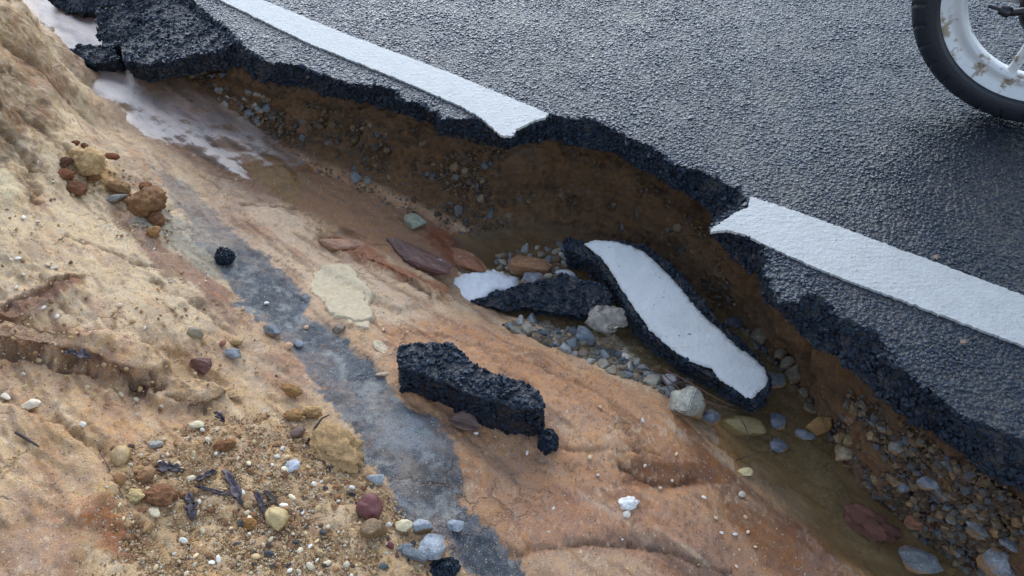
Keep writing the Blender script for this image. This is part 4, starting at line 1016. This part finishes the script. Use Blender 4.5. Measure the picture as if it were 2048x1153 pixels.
 ('pebble','small orange tan stone near the lower rim','clod',500,1045,26,20,20,'clod',(170,120,66),{}),
 ('pebble','grey stone half sunk below the pale clay patch','pebble',678,656,30,22,0,'round',(120,106,88),{}),
 ('flake','pale rock flake just left of the big asphalt chunk','stone',762,696,46,24,40,'flat',(206,184,150),{'hf':.5}),
 ('flake','small pale flake in front of the asphalt chunk corner','stone',765,748,28,12,-5,'flat',(204,180,146),{'hf':.6}),
 ('pebble','small pale pebble on the slope above the dark red soil band','pebble',110,536,20,12,-5,'round',(206,192,176),{}),
]
for i, (nm, lab, cat, x, y, w, h, ang, kind, col, opt) in enumerate(ST):
    opt = dict(opt); mt = opt.pop('mat', None)
    mat = {'A': M_CHIP, 'P': M_PEB, None: None}[mt]
    if mt == 'A':
        P = hit([(x, y + h * .2)])[0]; k = px_scale(P); r = np.array([w, h * 1.05, min(w, h) * opt.get('hf', .8)]) / k / 2
        V, F = ico(3); V = V * (1 + .3 * fbm(V + i, 1.5, 3, .5, i))[:, None] * r
        root = empty(nm, (P[0], P[1], P[2] + r[2] * .6)); tag(root, lab, cat)
        link('asphalt_body', mesh_from(nm, V * .85, F), M_ASP, root)
        kk = 170; q = V[rng.integers(0, len(V), kk)]; scatter('aggregate', q * .92, q / np.linalg.norm(q, axis=1, keepdims=True), rng.uniform(.0025, .0050, kk), NG_CHIP, root, flat=.8, tilt=.6)
        continue
    place_stone(nm, lab, cat, x, y, w, h, ang, kind, col, 100 + i, mat=mat, **opt)

# repeats: pool gravel, sand pebbles, wall stones (each one an object; shared meshes)
PROT = {k: [rock_mesh('pebble_' + k, k, 900 + j, 3 if k == 'clod' else 2) for j in range(6)] for k in ('angular', 'round', 'clod')}
def spread(poly, n, mn):
    poly = np.asarray(poly, float); lo, hi = poly.min(0), poly.max(0); out = []; tries = 0
    while len(out) < n and tries < n * 60:
        tries += 1; p = rng.uniform(lo, hi)
        if poly_sd(p[None], poly)[0] <= 0: continue
        if all((p[0] - q[0]) ** 2 + (p[1] - q[1]) ** 2 > mn * mn for q in out): out.append(p)
    return np.array(out)
def poly_in(p, poly):
    x, y = p; c = False; n = len(poly)
    for i in range(n):
        (x1, y1), (x2, y2) = poly[i], poly[(i + 1) % n]
        if (y1 > y) != (y2 > y) and x < (x2 - x1) * (y - y1) / (y2 - y1 + 1e-12) + x1: c = not c
    return c
def spread_px(poly, n, mn):
    lo, hi = np.min(poly, 0), np.max(poly, 0); out = []; tries = 0
    while len(out) < n and tries < n * 80:
        tries += 1; p = rng.uniform(lo, hi)
        if not poly_in(p, poly): continue
        if all((p[0] - q[0]) ** 2 + (p[1] - q[1]) ** 2 > mn * mn for q in out): out.append(p)
    return np.array(out)
MARKS = [(738,1011,'the round dark red pebble'),(672,886,'the thick ochre clod'),(866,1090,'the largest angular grey stone'),(554,1032,'the biggest tan oval pebble'),(326,988,'the reddish brown block'),
 (470,978,'the longest bark strip'),(384,1014,'the upright bark strip'),(345,940,'the purple bark strip'),(244,912,'the tan rusty pebble'),(311,1022,'the elongated cream pebble'),(585,928,'the white and grey chip'),
 (646,1063,'the single black chip'),(750,1056,'the flat brown stone'),(590,828,'the orange clod of crumbs'),(395,848,'the lone oval cream pebble'),(752,957,'the whitish grey stone'),(537,1105,'the dark slate pebble'),
 (690,600,'the cream clay patch'),(940,780,'the big oblong asphalt chunk'),(1097,880,'the small asphalt clod'),(1257,1010,'the white quartz lump'),(302,404,'the large brown clay lump'),(547,657,'the white veined pebble'),
 (452,512,'the streak clod'),(55,880,'the straight dark twig'),(408,726,'the dark red stone'),(1490,942,'the yellow oval pebble'),(110,580,'the dark red soil band'),
 (1214,640,'the plastic bag'),(1166,670,'the upright slate stone'),(1372,803,'the large pale stone'),(1080,600,'the flat black slab'),(1340,640,'the painted slab'),(1421,834,'the blue grey stone'),(1636,850,'the ochre wedge stone'),
 (1552,838,'the dark blue grey stone'),(1692,906,'the pointed beige stone'),(1856,962,'the blue grey block'),(1840,1028,'the reddish angular stone'),(1990,1112,'the big corner stone'),(1952,1052,'the mid grey stone'),
 (1736,1042,'the purplish red clay lump'),(1792,888,'the high bank stone'),(360,70,'the sagging asphalt slab'),(460,60,'the road edge crack'),(1060,534,'the orange sandstone piece'),(1132,547,'the pale oval stone'),(510,240,'the gravel heap end')]
ORD = ['nearest', 'second nearest', 'third nearest', 'fourth nearest', 'fifth nearest', 'sixth nearest', 'seventh nearest', 'eighth nearest']
def name_field(items, noun):
    """items: (object, photo x, photo y, look word): each gets words that point to it alone"""
    pool = {}
    for o, x, y, word in items:
        ds = sorted((math.hypot(x - a, y - b), nm, a, b) for a, b, nm in MARKS)
        d, nm, a, b = ds[0]
        dr = ('right of' if x > a else 'left of') if abs(x - a) > abs(y - b) else ('below' if y > b else 'above')
        pool.setdefault((word, dr, nm), []).append((d, o))
    for (word, dr, nm), lst in pool.items():
        lst.sort(key=lambda t: t[0])
        for q, (d, o) in enumerate(lst):
            if len(lst) == 1: o['label'] = f'{word} {noun} {dr} {nm}'
            elif q < len(ORD): o['label'] = f'{word} {noun} {dr} {nm}, {ORD[q]} such'
            else: o['label'] = f'{word} {noun} {dr} {nm}, among the farther ones'
def field(name, noun, group, cat, poly, n, mn, wr, cols, kind, mat, lift=.25, z=None):
    px = spread_px(poly, n, mn)
    P = hit(px) if z is None else at(px, z); items = []
    for p, q in zip(P, px):
        k = px_scale(p); L = random.uniform(*wr) / k / 2
        o = link(name, random.choice(PROT[kind]), None)
        if not o.data.materials: o.data.materials.append(mat)
        o.material_slots[0].link = 'OBJECT'; o.material_slots[0].material = mat
        c, word = cols[random.randrange(len(cols))]
        c = np.array(c, float) * random.uniform(.88, 1.1); o.color = (*srgb(np.clip(c, 0, 255)), 1)
        o.scale = (L * random.uniform(.95, 1.25), L * random.uniform(.7, .95), L * random.uniform(.5, .75))
        o.rotation_euler = (random.uniform(-.5, .5), random.uniform(-.5, .5), random.uniform(0, 6.28))
        o.location = (p[0], p[1], p[2] + o.scale[2] * lift); tag(o, noun, cat, group)
        items.append((o, q[0], q[1], word))
    name_field(items, noun)
GREY = [((112,116,116), 'grey'), ((134,136,132), 'pale grey'), ((92,98,102), 'dark grey'), ((150,148,138), 'whitish'), ((124,106,86), 'brown'), ((104,88,68), 'dark brown'), ((148,140,120), 'beige')]
field('stone', 'gravel stone in the pool', 'gravel stones in the pool', 'stone',
      [(1000,655),(1100,640),(1180,640),(1240,650),(1300,720),(1400,790),(1360,800),(1290,770),(1200,735),(1100,690)], 80, 15, (16, 38), GREY, 'angular', M_STONE, .3)
field('stone', 'sunken stone', 'stones in the muddy water', 'stone',
      [(1450,640),(1560,700),(1620,800),(1640,900),(1600,950),(1540,900),(1530,790),(1540,740),(1480,670)], 34, 22, (18, 40), [((90,92,92), 'grey'), ((98,86,66), 'olive brown'), ((72,76,82), 'dark'), ((112,102,80), 'tan')], 'angular', M_STONE, .6)
field('stone', 'bank stone', 'stones in the crumbling bank', 'stone',
      [(1700,810),(1760,830),(1830,890),(1900,930),(2000,1000),(2060,1040),(2060,1170),(1900,1150),(1880,1060),(1780,980),(1690,930),(1660,870)], 60, 19, (14, 36), [((124,100,66), 'tan'), ((106,86,60), 'brown'), ((118,116,108), 'grey'), ((100,104,106), 'dark grey'), ((138,112,76), 'pale tan')], 'angular', M_STONE, .3)
field('stone', 'gravel heap stone', 'stones in the gravel heap', 'stone',
      [(330,150),(380,125),(460,140),(520,175),(540,215),(520,255),(470,240),(400,210),(330,180)], 46, 14, (11, 26), [((124,126,122), 'grey'), ((104,110,112), 'dark grey'), ((146,142,130), 'pale'), ((116,100,78), 'brown')], 'angular', M_STONE, .4)
field('pebble', 'small sand pebble', 'cream pebbles in the loose sand', 'pebble',
      [(230,900),(420,850),(560,840),(650,950),(760,1000),(800,1080),(840,1153),(300,1153),(230,1040)], 110, 13, (7, 17), [((222,204,168), 'cream'), ((214,188,146), 'tan'), ((232,224,206), 'white'), ((200,168,120), 'ochre')], 'round', M_PEB, .15)
field('clod', 'earth crumb on sand', 'earth crumbs in the loose sand', 'clod',
      [(220,900),(420,850),(600,830),(650,950),(740,980),(800,1100),(840,1153),(300,1153),(210,1040)], 110, 14, (7, 19), [((188,148,102), 'tan'), ((168,126,86), 'brown'), ((204,168,122), 'pale tan'), ((156,110,74), 'rust')], 'clod', M_CLOD, .1)
field('pebble', 'tiny chip on sand', 'dark chips in the loose sand', 'pebble',
      [(420,1000),(640,980),(700,920),(780,1000),(840,1080),(900,1153),(500,1153)], 34, 17, (8, 16), [((78,80,80), 'dark grey'), ((98,70,60), 'dark red'), ((62,62,62), 'black')], 'angular', M_STONE, .25)
field('pebble', 'tiny pebble on bare rock', 'pale pebbles in the bare sandstone', 'pebble',
      [(20,180),(200,330),(420,560),(640,640),(900,640),(1250,800),(1480,1000),(1600,1153),(1000,1153),(950,900),(700,690),(420,700),(0,640)], 80, 26, (5, 11), [((222,196,160), 'cream'), ((206,170,130), 'tan'), ((232,222,206), 'white')], 'round', M_PEB, .1)
field('stone', 'gravel stone behind the slab', 'gravel behind the flat slab', 'stone',
      [(980,520),(1060,495),(1130,490),(1150,530),(1120,545),(1000,540)], 30, 12, (10, 24), GREY, 'angular', M_STONE, .35, z=-.285)

# grit too fine to count: loose sand, bed gravel, wall grit
M_GRIT = mat_varied('sand_grit', [(212,178,126), (200,160,108), (224,200,160), (178,130,84), (216,184,136), (234,220,194), (196,150,98), (140,102,74)], .85)
M_BED = mat_varied('bed_grit', [(104,106,102), (122,112,90), (92,80,60), (84,92,98), (112,92,62), (134,128,112)], .5)
M_WALLG = mat_varied('wall_grit', [(104,80,52), (84,66,44), (116,94,64), (92,90,84), (74,56,38), (124,106,80), (82,86,88), (66,56,44)], .5)
NG_GRIT, NG_BED, NG_WALL = chip_group('grit_nodes', M_GRIT, 1), chip_group('bed_nodes', M_BED, 1), chip_group('wall_nodes', M_WALLG, 1)
def grit(name, label, polys, n, sizes, ng, lift=.0004):
    px = []
    for poly, wgt in polys:
        k = int(n * wgt); lo, hi = np.min(poly, 0), np.max(poly, 0)
        while k > 0:
            p = rng.uniform(lo, hi)
            if poly_in(p, poly): px.append(p); k -= 1
    px = np.array(px); P = []
    for i in range(0, len(px), 400): P.append(hit(px[i:i + 400]))
    P = np.concatenate(P); P[:, 2] += lift
    ob = scatter(name, P, np.tile([0, 0, 1.], (len(P), 1)), np.exp(rng.uniform(math.log(sizes[0]), math.log(sizes[1]), len(P))), ng, flat=.8, tilt=.6)
    ob['label'] = label
    return ob
SAND = [(150,1153),(200,960),(240,905),(330,860),(420,840),(560,820),(640,850),(690,900),(740,960),(800,1010),(840,1090),(900,1153)]
grit('loose_sand', 'loose yellow sand and grit at the lower left', [(SAND, 1)], 11000, (.0006, .0026), NG_GRIT)
grit('rock_grit', 'scattered grit on the bare sandstone', [([(0,250),(300,350),(640,560),(900,620),(1340,830),(1600,1100),(1600,1153),(0,1153)], 1)], 4500, (.0005, .0016), NG_GRIT, .0002)
grit('bed_gravel', 'fine gravel on the bed of the muddy stream', [([(1000,650),(1180,630),(1300,700),(1480,650),(1620,800),(1700,1000),(1780,1090),(1740,1140),(1600,960),(1450,850),(1300,780),(1150,710)], 1)], 3200, (.002, .0085), NG_BED)
grit('pool_gravel', 'packed grey gravel under the shallow pool water', [([(1010,650),(1100,640),(1180,640),(1260,680),(1340,760),(1400,800),(1340,800),(1200,735),(1090,690)], 1)], 600, (.004, .012), NG_BED, .001)
grit('bank_gravel', 'gravel and soil crumbs of the crumbling bank', [([(1700,800),(1780,840),(1900,915),(2060,1020),(2060,1170),(1880,1170),(1800,1040),(1690,940),(1650,870)], 1)], 1300, (.0014, .011), NG_WALL, -.0005)
grit('slope_crumbs', 'earth crumbs scattered over the upper sandstone slope', [([(0,250),(100,260),(330,380),(420,540),(600,760),(640,830),(300,840),(0,780)], .7), ([(100,280),(240,320),(350,440),(330,480),(150,400)], .3)], 500, (.0012, .005), NG_GRIT, .0005)
grit('wall_grit', 'soil crumbs and grit of the eroded wall', [([(330,140),(540,185),(850,260),(1000,300),(1130,295),(1300,360),(1430,480),(1480,640),(1380,600),(1250,540),(1000,500),(750,400),(500,280),(340,180)], .7), ([(1690,770),(1800,840),(1900,900),(2050,1000),(2050,1153),(1900,1153),(1800,1020),(1680,920)], .3)], 7000, (.0012, .005), NG_WALL)
grit('wall_gravel', 'stones stuck in the dark soil wall below the road edge', [([(540,190),(700,220),(850,270),(1000,310),(1130,300),(1240,340),(1370,420),(1400,520),(1250,510),(1000,470),(800,400),(600,310),(520,250)], 1)], 420, (.004, .015), NG_WALL, -.003)

grit('heap_gravel', 'fine grey gravel spilling under the sagging asphalt slab', [([(320,150),(380,118),(470,135),(530,180),(545,225),(515,262),(450,235),(390,212),(330,180)], 1)], 420, (.003, .010), NG_BED, .001)
# ------------------------------------------------------------------ clay patch, leaf, twigs, bark, bag
M_CLAY = mat_plain('cream_clay', tuple(srgb((206, 186, 152))), .9, .2, 0, 90, .14, .004)
cl = empty('clay_patch', hit([(690, 600)])[0]); tag(cl, 'pale cream patch of dried clay flakes on the tan rock', 'clay patch')
for j, (pl, th) in enumerate([([(625,545),(660,530),(700,535),(725,560),(740,590),(735,620),(700,625),(660,625),(645,600),(620,580)], .007), ([(645,600),(690,580),(730,590),(746,620),(740,645),(710,652),(670,640),(650,625)], .013), ([(690,630),(740,618),(748,640),(738,662),(700,655)], .010)]):
    pt = patch('clay_flake', pl, th, M_CLAY, seed=60 + j, parent=None, edge=.0035, rough=.0016, rag=.016, step=.002); pt.parent = cl; pt.location = Vector(pt.location) - cl.location
M_TWIG = mat_plain('wet_bark', (.05, .032, .024), .55, .4, 0, 90, .5, .002)
M_BARK = mat_plain('dark_bark_strip', (.062, .045, .05), .5, .45, 0, 160, .6, .003)
M_ROOT = mat_plain('reddish_root', (.10, .045, .03), .6, .4, 0, 90, .4, .001)
def tube(name, P, rad, mat, parent=None, sides=7, knobby=.25, seed=0):
    P = np.asarray(P, float); P = resample(P, n=max(8, len(P) * 6)); n = len(P)
    k = np.hanning(5); k /= k.sum()
    for c in range(3): P[2:-2, c] = np.convolve(P[:, c], k, 'valid')
    rad = np.interp(np.linspace(0, 1, n), np.linspace(0, 1, len(np.atleast_1d(rad))), np.atleast_1d(rad)) * (1 + knobby * fbm(P, 120, 2, .6, seed))
    V, F = [], []
    for i in range(n):
        t = P[min(i + 1, n - 1)] - P[max(i - 1, 0)]; t /= np.linalg.norm(t) + 1e-9
        u = np.cross(t, [0, 0, 1]); u /= np.linalg.norm(u) + 1e-9; v = np.cross(u, t)
        for j in range(sides):
            a = 6.2832 * j / sides; V.append(P[i] + rad[i] * (u * math.cos(a) + v * math.sin(a)))
    for i in range(n - 1):
        for j in range(sides): F.append((i * sides + j, i * sides + (j + 1) % sides, (i + 1) * sides + (j + 1) % sides, (i + 1) * sides + j))
    F.append(tuple(range(sides))); F.append(tuple(range(n * sides - 1, (n - 1) * sides - 1, -1)))
    c = P.mean(0) if parent is None else np.zeros(3)
    return link(name, mesh_from(name, np.array(V) - c, F), mat, parent, loc=c if parent is None else None)
def twig(label, px, r, lift, mat=M_TWIG, name='twig', z=None, cat='twig', seed=0):
    P = hit(px) if z is None else at(px, z)
    P[:, 2] += np.asarray(lift)
    return tag(tube(name, P, r, mat, seed=seed), label, cat)
twig('short straight dark twig lying on the bare rock at the left rim', [(33,867),(55,880),(78,895)], [.0022, .0026, .002], .003)
twig('bent twig leaning across the ochre clod', [(614,888),(632,866),(648,850),(662,842)], [.0016, .0024, .0012], [.004, .012, .02, .018])
twig('thin pale grass stalk stuck in the ochre clod', [(655,866),(664,880),(672,893)], [.0010, .0012, .0008], [.022, .022, .02], mat_plain('dry_stalk', (.42, .34, .24), .7))
twig('long dark twig curving over the muddy water', [(1472,924),(1495,917),(1522,912),(1550,905),(1585,908),(1630,902)], [.0012, .002, .0018, .0014], [.006, .008, .012, .02, .012, .01])
twig('thin dark twig standing below the painted slab tip', [(1478,842),(1488,858),(1496,880)], [.001, .0012, .001], .01, z=-.285)
twig('hair thin root curling on the sand near the tan pebble', [(200,905),(215,930),(235,970),(250,1000)], [.0006, .0007, .0006], .003, M_ROOT, 'root', cat='root')
for j, (px, zz) in enumerate([([(1325,738),(1370,760),(1420,790),(1462,812)], -.235), ([(1330,752),(1365,785),(1400,800),(1440,815)], -.24), ([(1318,745),(1345,790),(1390,795),(1470,822)], -.245)]):
    tag(tube('root', at(px, zz), [.0014, .0012, .0007], M_ROOT, seed=j), ['uppermost reddish root along the lower side of the painted slab', 'middle reddish root along the lower side of the painted slab', 'lowest reddish root over the big pale stone'][j], 'root')
def strip(label, px, width, mat, seed, lift=.005, curl=.5, name='bark_strip', cat='bark'):
    P = hit(px); P[:, 2] += lift; P = resample(P, n=14); n = len(P); V, F = [], []
    rg = np.random.default_rng(seed)
    for i in range(n):
        t = P[min(i + 1, n - 1)] - P[max(i - 1, 0)]; t /= np.linalg.norm(t); u = np.cross(t, [0, 0, 1]); u /= np.linalg.norm(u)
        w = width * (math.sin(math.pi * (i + .9) / (n + .8)) ** .6) * (.62 + .3 * rg.normal())
        for j in range(5):
            f = j / 2 - 1; V.append(P[i] + u * f * w + np.array([0, 0, 1]) * (curl * w * (f * f) + rg.normal() * .0012) + t * rg.normal() * .0015)
    for i in range(n - 1):
        for j in range(4): F.append((i * 5 + j, i * 5 + j + 1, (i + 1) * 5 + j + 1, (i + 1) * 5 + j))
    c = P.mean(0); o = link(name, mesh_from(name, np.array(V) - c, F), mat, loc=c)
    md = o.modifiers.new('thickness', 'SOLIDIFY'); md.thickness = .0022
    return tag(o, label, cat)
strip('purple brown bark strip lying level by the orange pebble', [(318,940),(345,938),(370,946)], .010, M_BARK, 1)
strip('dark bark strip standing at the right of the reddish block', [(378,988),(384,1015),(388,1040)], .009, M_BARK, 2)
strip('longest dark bark strip in the middle of the sand', [(452,945),(466,970),(478,995),(486,1012)], .009, M_BARK, 3)
strip('dark bark strip curved round the biggest tan pebble', [(516,988),(524,1012),(534,1036),(546,1048)], .007, M_BARK, 4)
strip('black bark scrap at the lower left of the ochre clod', [(630,908),(650,920),(664,938)], .008, M_BARK, 5)
strip('small black bark scrap left of the longest bark strip', [(398,965),(418,950),(432,948)], .010, M_BARK, 6)
strip('dark thin bark piece near the oval cream pebble', [(432,828),(442,836),(450,846)], .006, M_BARK, 7)
strip('long dark bark thread joining the bark strips', [(395,975),(425,985),(460,992)], .004, M_BARK, 8)
strip('dead dark twig scrap in the hollow below the sandy ledge', [(135,706),(160,712),(184,718)], .010, M_BARK, 9)
strip('small brown leaf scrap beside the tan oval pebble', [(530,985),(548,1000),(556,1012)], .010, mat_plain('brown_leaf_scrap', (.12, .085, .055), .6), 10, name='leaf', cat='leaf')
M_LEAF = mat_plain('dead_leaf', (.15, .092, .068), .55, .4, 0, 50, .3, .002)
def leaf(label, px, mid, mat):
    A, B = hit([px[0]])[0], hit([px[1]])[0]; A[2] += .004; B[2] += .008; ax = B - A; L = np.linalg.norm(ax); ax /= L; side = np.cross([0, 0, 1], ax); side /= np.linalg.norm(side)
    V, F = [], []; n = 16
    for i in range(n):
        f = i / (n - 1); w = L * mid * (math.sin(math.pi * f) ** .75 + .01)
        for j in range(7):
            g = j / 3 - 1; V.append(A + ax * L * f + side * g * w + np.array([0, 0, 1]) * (.35 * w * abs(g) - .0012 * (j == 3) + .006 * math.sin(3.1 * f)))
    for i in range(n - 1):
        for j in range(6): F.append((i * 7 + j, i * 7 + j + 1, (i + 1) * 7 + j + 1, (i + 1) * 7 + j))
    V = np.array(V); c = V.mean(0); root = link('leaf', mesh_from('leaf', V - c, F), mat, loc=c)
    md = root.modifiers.new('thickness', 'SOLIDIFY'); md.thickness = .0008
    mr = tube('midrib', [A - c + [0, 0, .002], (A + B) / 2 - c + [0, 0, .0075], B - c + [0, 0, .002]], [.0012, .0009, .0005], mat_plain('midrib', (.2, .13, .09), .6), parent=root)
    return tag(root, label, 'leaf')
leaf('single brown leaf half under the front of the big asphalt chunk', [(900,842),(960,862)], .36, M_LEAF)
def bag():
    V, F = ico(5); c = at([(1212, 638)], -.248)[0]; k = px_scale(c)
    V = V.copy(); ph = np.arctan2(V[:, 1], V[:, 0]); nz = fbm(V, 1.3, 3, .6, 401)
    fold = .10 * np.sin(7 * ph + 5 * nz) * (1 - V[:, 2] ** 2) + .04 * np.sin(15 * ph + 9 * nz + 3 * V[:, 2]) * (1 - V[:, 2] ** 2)
    neck = np.where(V[:, 0] < -.45, .45 + .55 * (1 + V[:, 0]) / .55, 1)
    V = V * (1 + fold + .25 * nz)[:, None]; V[:, 1] *= neck; V[:, 2] *= neck
    V = V * np.array([44, 32, 22]) / k
    o = link('plastic_bag', mesh_from('plastic_bag', V, F), M_BAG, loc=c); o.rotation_euler = (0, .1, R(15))
    tag(o, 'crumpled clear plastic bag in the pool against the painted slab', 'plastic bag')
bag()

# ------------------------------------------------------------------ motorcycle (only its front wheel is in the photograph)
M_TYRE = mat_plain('tyre_rubber', (.02, .023, .028), .42, .4, 0, 200, .3, .0006, dirt=(.04, .036, .03), dirt_lo=.66)
M_RIM = mat_plain('white_painted_alloy', (.62, .62, .59), .35, .5, 0, 60, .04, 0, dirt=tuple(srgb((140, 124, 100))), dirt_lo=.535)
M_BLACK = mat_plain('black_metal', (.012, .012, .014), .45, .5, 0, 80, .3, .0005)
M_STEEL = mat_plain('grey_steel', (.45, .45, .46), .3, .5, .9, 80, .1)
M_BODY = mat_plain('dark_red_paint', (.12, .012, .012), .25, .6, 0, 40, .1)
WX, WY, WYAW = 1.133, 1.518, R(-32.7)
bike = empty('motorcycle', (WX, WY, 0)); bike.rotation_euler = (0, 0, WYAW)
tag(bike, 'motorcycle with muddy white wheels standing on the wet road', 'motorcycle')
def lathe(name, prof, mat, parent, n=96, loc=(0, 0, 0), closed=True, fn=None):
    prof = np.asarray(prof, float); k = len(prof); a = np.linspace(0, 2 * math.pi, n, endpoint=False)
    A, PR = np.repeat(a, k), np.tile(prof, (n, 1))
    r, y = PR[:, 0].copy(), PR[:, 1].copy()
    if fn is not None: r, y = fn(A, r, y)
    V = np.stack([r * np.cos(A), y, r * np.sin(A)], 1) + np.array(loc); F = []
    for i in range(n):
        for j in range(k if closed else k - 1):
            i2, j2 = (i + 1) % n, (j + 1) % k; F.append((i * k + j, i * k + j2, i2 * k + j2, i2 * k + j))
    me = mesh_from(name, V, F); bm = bmesh.new(); bm.from_mesh(me); bmesh.ops.recalc_face_normals(bm, faces=bm.faces[:]); bm.to_mesh(me); bm.free()
    return link(name, me, mat, parent)
def bar(name, a, b, r0, r1, mat, parent, sides=14, flat=1.0):
    a, b = np.array(a, float), np.array(b, float); t = (b - a) / np.linalg.norm(b - a); u = np.cross(t, [0, 1, 0.01]); u /= np.linalg.norm(u); v = np.cross(t, u)
    V, F = [], []; rings = [(0, r0 * .8), (.02, r0), (.5, (r0 + r1) / 2), (.98, r1), (1, r1 * .8)]
    for f, r in rings:
        for j in range(sides):
            g = 6.2832 * j / sides; V.append(a + (b - a) * f + r * (u * math.cos(g) + v * math.sin(g) * flat))
    for i in range(len(rings) - 1):
        for j in range(sides): F.append((i * sides + j, i * sides + (j + 1) % sides, (i + 1) * sides + (j + 1) % sides, (i + 1) * sides + j))
    F.append(tuple(range(sides))[::-1]); F.append(tuple(range((len(rings) - 1) * sides, len(rings) * sides)))
    me = mesh_from(name, V, F); bm = bmesh.new(); bm.from_mesh(me); bmesh.ops.recalc_face_normals(bm, faces=bm.faces[:]); bm.to_mesh(me); bm.free()
    return link(name, me, mat, parent)
def wheel(cx, full=True):
    c = (cx, 0, .28); half = .038
    prof = []
    for q in np.linspace(-1, 1, 61):
        a = q * 1.95; prof.append((.240 + .040 * math.cos(a) if abs(q) < .99 else .222, half * math.sin(a) * 1.0))
    prof = [(r_, y_) for r_, y_ in prof] + [(.216, .024), (.216, -.024)]
    def tread(A, r, y):
        ph = A / (2 * math.pi) * 34; q = y / half
        g = np.zeros_like(r)
        for side in (1, -1):
            u = (ph + .5 * (side > 0) + .35 * q * side) % 1.0
            on = (q * side > .25) & (q * side < .98) & (r > .245)
            g = np.where(on & (np.abs(u - .5) < .075), 1, g)
        g = np.where((np.abs(q) < .07) & (r > .27), .8, g)
        return r - g * .0045, y
    ty = lathe('tyre', prof, M_TYRE, bike, n=520 if full else 96, loc=c, fn=tread)
    rp = [(.221, .030), (.229, .032), (.231, .028), (.226, .026), (.219, .028), (.212, .024), (.204, .015), (.196, .0125), (.188, .014), (.180, .019), (.174, .018), (.171, .009), (.171, -.009), (.174, -.018), (.180, -.019), (.188, -.014), (.196, -.0125), (.204, -.015), (.212, -.024), (.219, -.028), (.226, -.026), (.231, -.028), (.229, -.032), (.221, -.030), (.212, -.018), (.212, .018)]
    rim = lathe('rim', rp, M_RIM, bike, n=160, loc=c)
    for k in range(5):
        a = R(188 + 72 * k)
        bar('spoke', (c[0] + .045 * math.cos(a), -.005, c[2] + .045 * math.sin(a)), (c[0] + .192 * math.cos(a), 0, c[2] + .192 * math.sin(a)), .013, .010, M_RIM, bike, flat=.8)
    lathe('hub', [(.018, .045), (.05, .04), (.055, .03), (.055, -.02), (.018, -.02)], M_STEEL, bike, 64, c)
    lathe('brake_drum', [(.012, -.062), (.03, -.06), (.062, -.052), (.072, -.044), (.073, -.022), (.012, -.022)], M_BLACK, bike, 96, c)
    return c
c1 = wheel(0.0)
lv = bar('brake_lever', (-.02, -.066, .285), (-.085, -.070, .262), .010, .007, M_BLACK, bike)
bar('cable_end', (-.078, -.070, .262), (-.125, -.070, .268), .004, .0035, M_BLACK, lv)
bar('adjuster_nut', (-.082, -.070, .262), (-.102, -.070, .266), .012, .011, M_BLACK, lv, sides=6)
c2 = wheel(1.22, False)
for sy in (-1, 1):
    bar('fork_leg', (0, sy * .075, .27), (.22, sy * .075, .86), .020, .016, M_STEEL, bike)
ft = []
for k in range(19):
    a = R(52 + k * 6.2); ft.append([(c1[0] + rr * math.cos(a), y, c1[2] + rr * math.sin(a)) for y, rr in ((-.06, .292), (-.045, .318), (0, .328), (.045, .318), (.06, .292))])
V = np.array(ft).reshape(-1, 3); me = mesh_from('mudguard', V, grid_faces(19, 5)); mg = link('mudguard', me, M_BLACK, bike); mg.modifiers.new('thickness', 'SOLIDIFY').thickness = .003
def ellipsoid(name, c, r, mat, seed=0, cut=0.0):
    V, F = ico(4); V = V.copy(); V = np.sign(V) * np.abs(V) ** .8; return link(name, mesh_from(name, V * np.array(r) + np.array(c), F), mat, bike)
ellipsoid('fuel_tank', (.45, 0, .78), (.20, .12, .11), M_BODY); ellipsoid('seat', (.86, 0, .76), (.30, .12, .06), M_BLACK)
ellipsoid('engine', (.58, 0, .40), (.17, .12, .15), M_BLACK); ellipsoid('headlight', (.10, 0, .86), (.08, .085, .085), M_STEEL); ellipsoid('tail_fairing', (1.12, 0, .74), (.22, .08, .07), M_BODY)
bar('handlebar', (.24, -.34, .97), (.24, .34, .97), .013, .013, M_BLACK, bike); bar('main_frame', (.24, 0, .82), (.75, 0, .36), .025, .025, M_BLACK, bike)
for sy in (-1, 1):
    bar('swing_arm', (.68, sy * .09, .36), (1.22, sy * .09, .28), .018, .016, M_BLACK, bike); bar('rear_shock', (1.12, sy * .11, .32), (.98, sy * .11, .70), .022, .020, M_STEEL, bike)
bar('exhaust_pipe', (.62, .13, .26), (1.32, .15, .34), .028, .045, M_STEEL, bike)
bar('side_stand', (.60, -.10, .30), (.55, -.30, .008), .010, .010, M_BLACK, bike)
# rust leaf bits on the road
for (x, y, lab) in ((1872, 514, 'small reddish leaf scrap on the asphalt beside the white line'), (1927, 684, 'reddish leaf scrap on the black shoulder below the white line')):
    P = at([(x, y)], .003)[0]; V = np.array([(-.007, -.003, 0), (0, -.005, .002), (.008, -.001, .001), (.004, .004, .003), (-.004, .004, 0)])
    me = mesh_from('leaf_scrap', np.concatenate([V, V - [0, 0, .001]]), [(0, 1, 2, 3, 4), (9, 8, 7, 6, 5)] + [(i, i + 5, (i + 1) % 5 + 5, (i + 1) % 5) for i in range(5)], False)
    tag(link('leaf_scrap', me, M_LEAF, loc=P), lab, 'leaf')
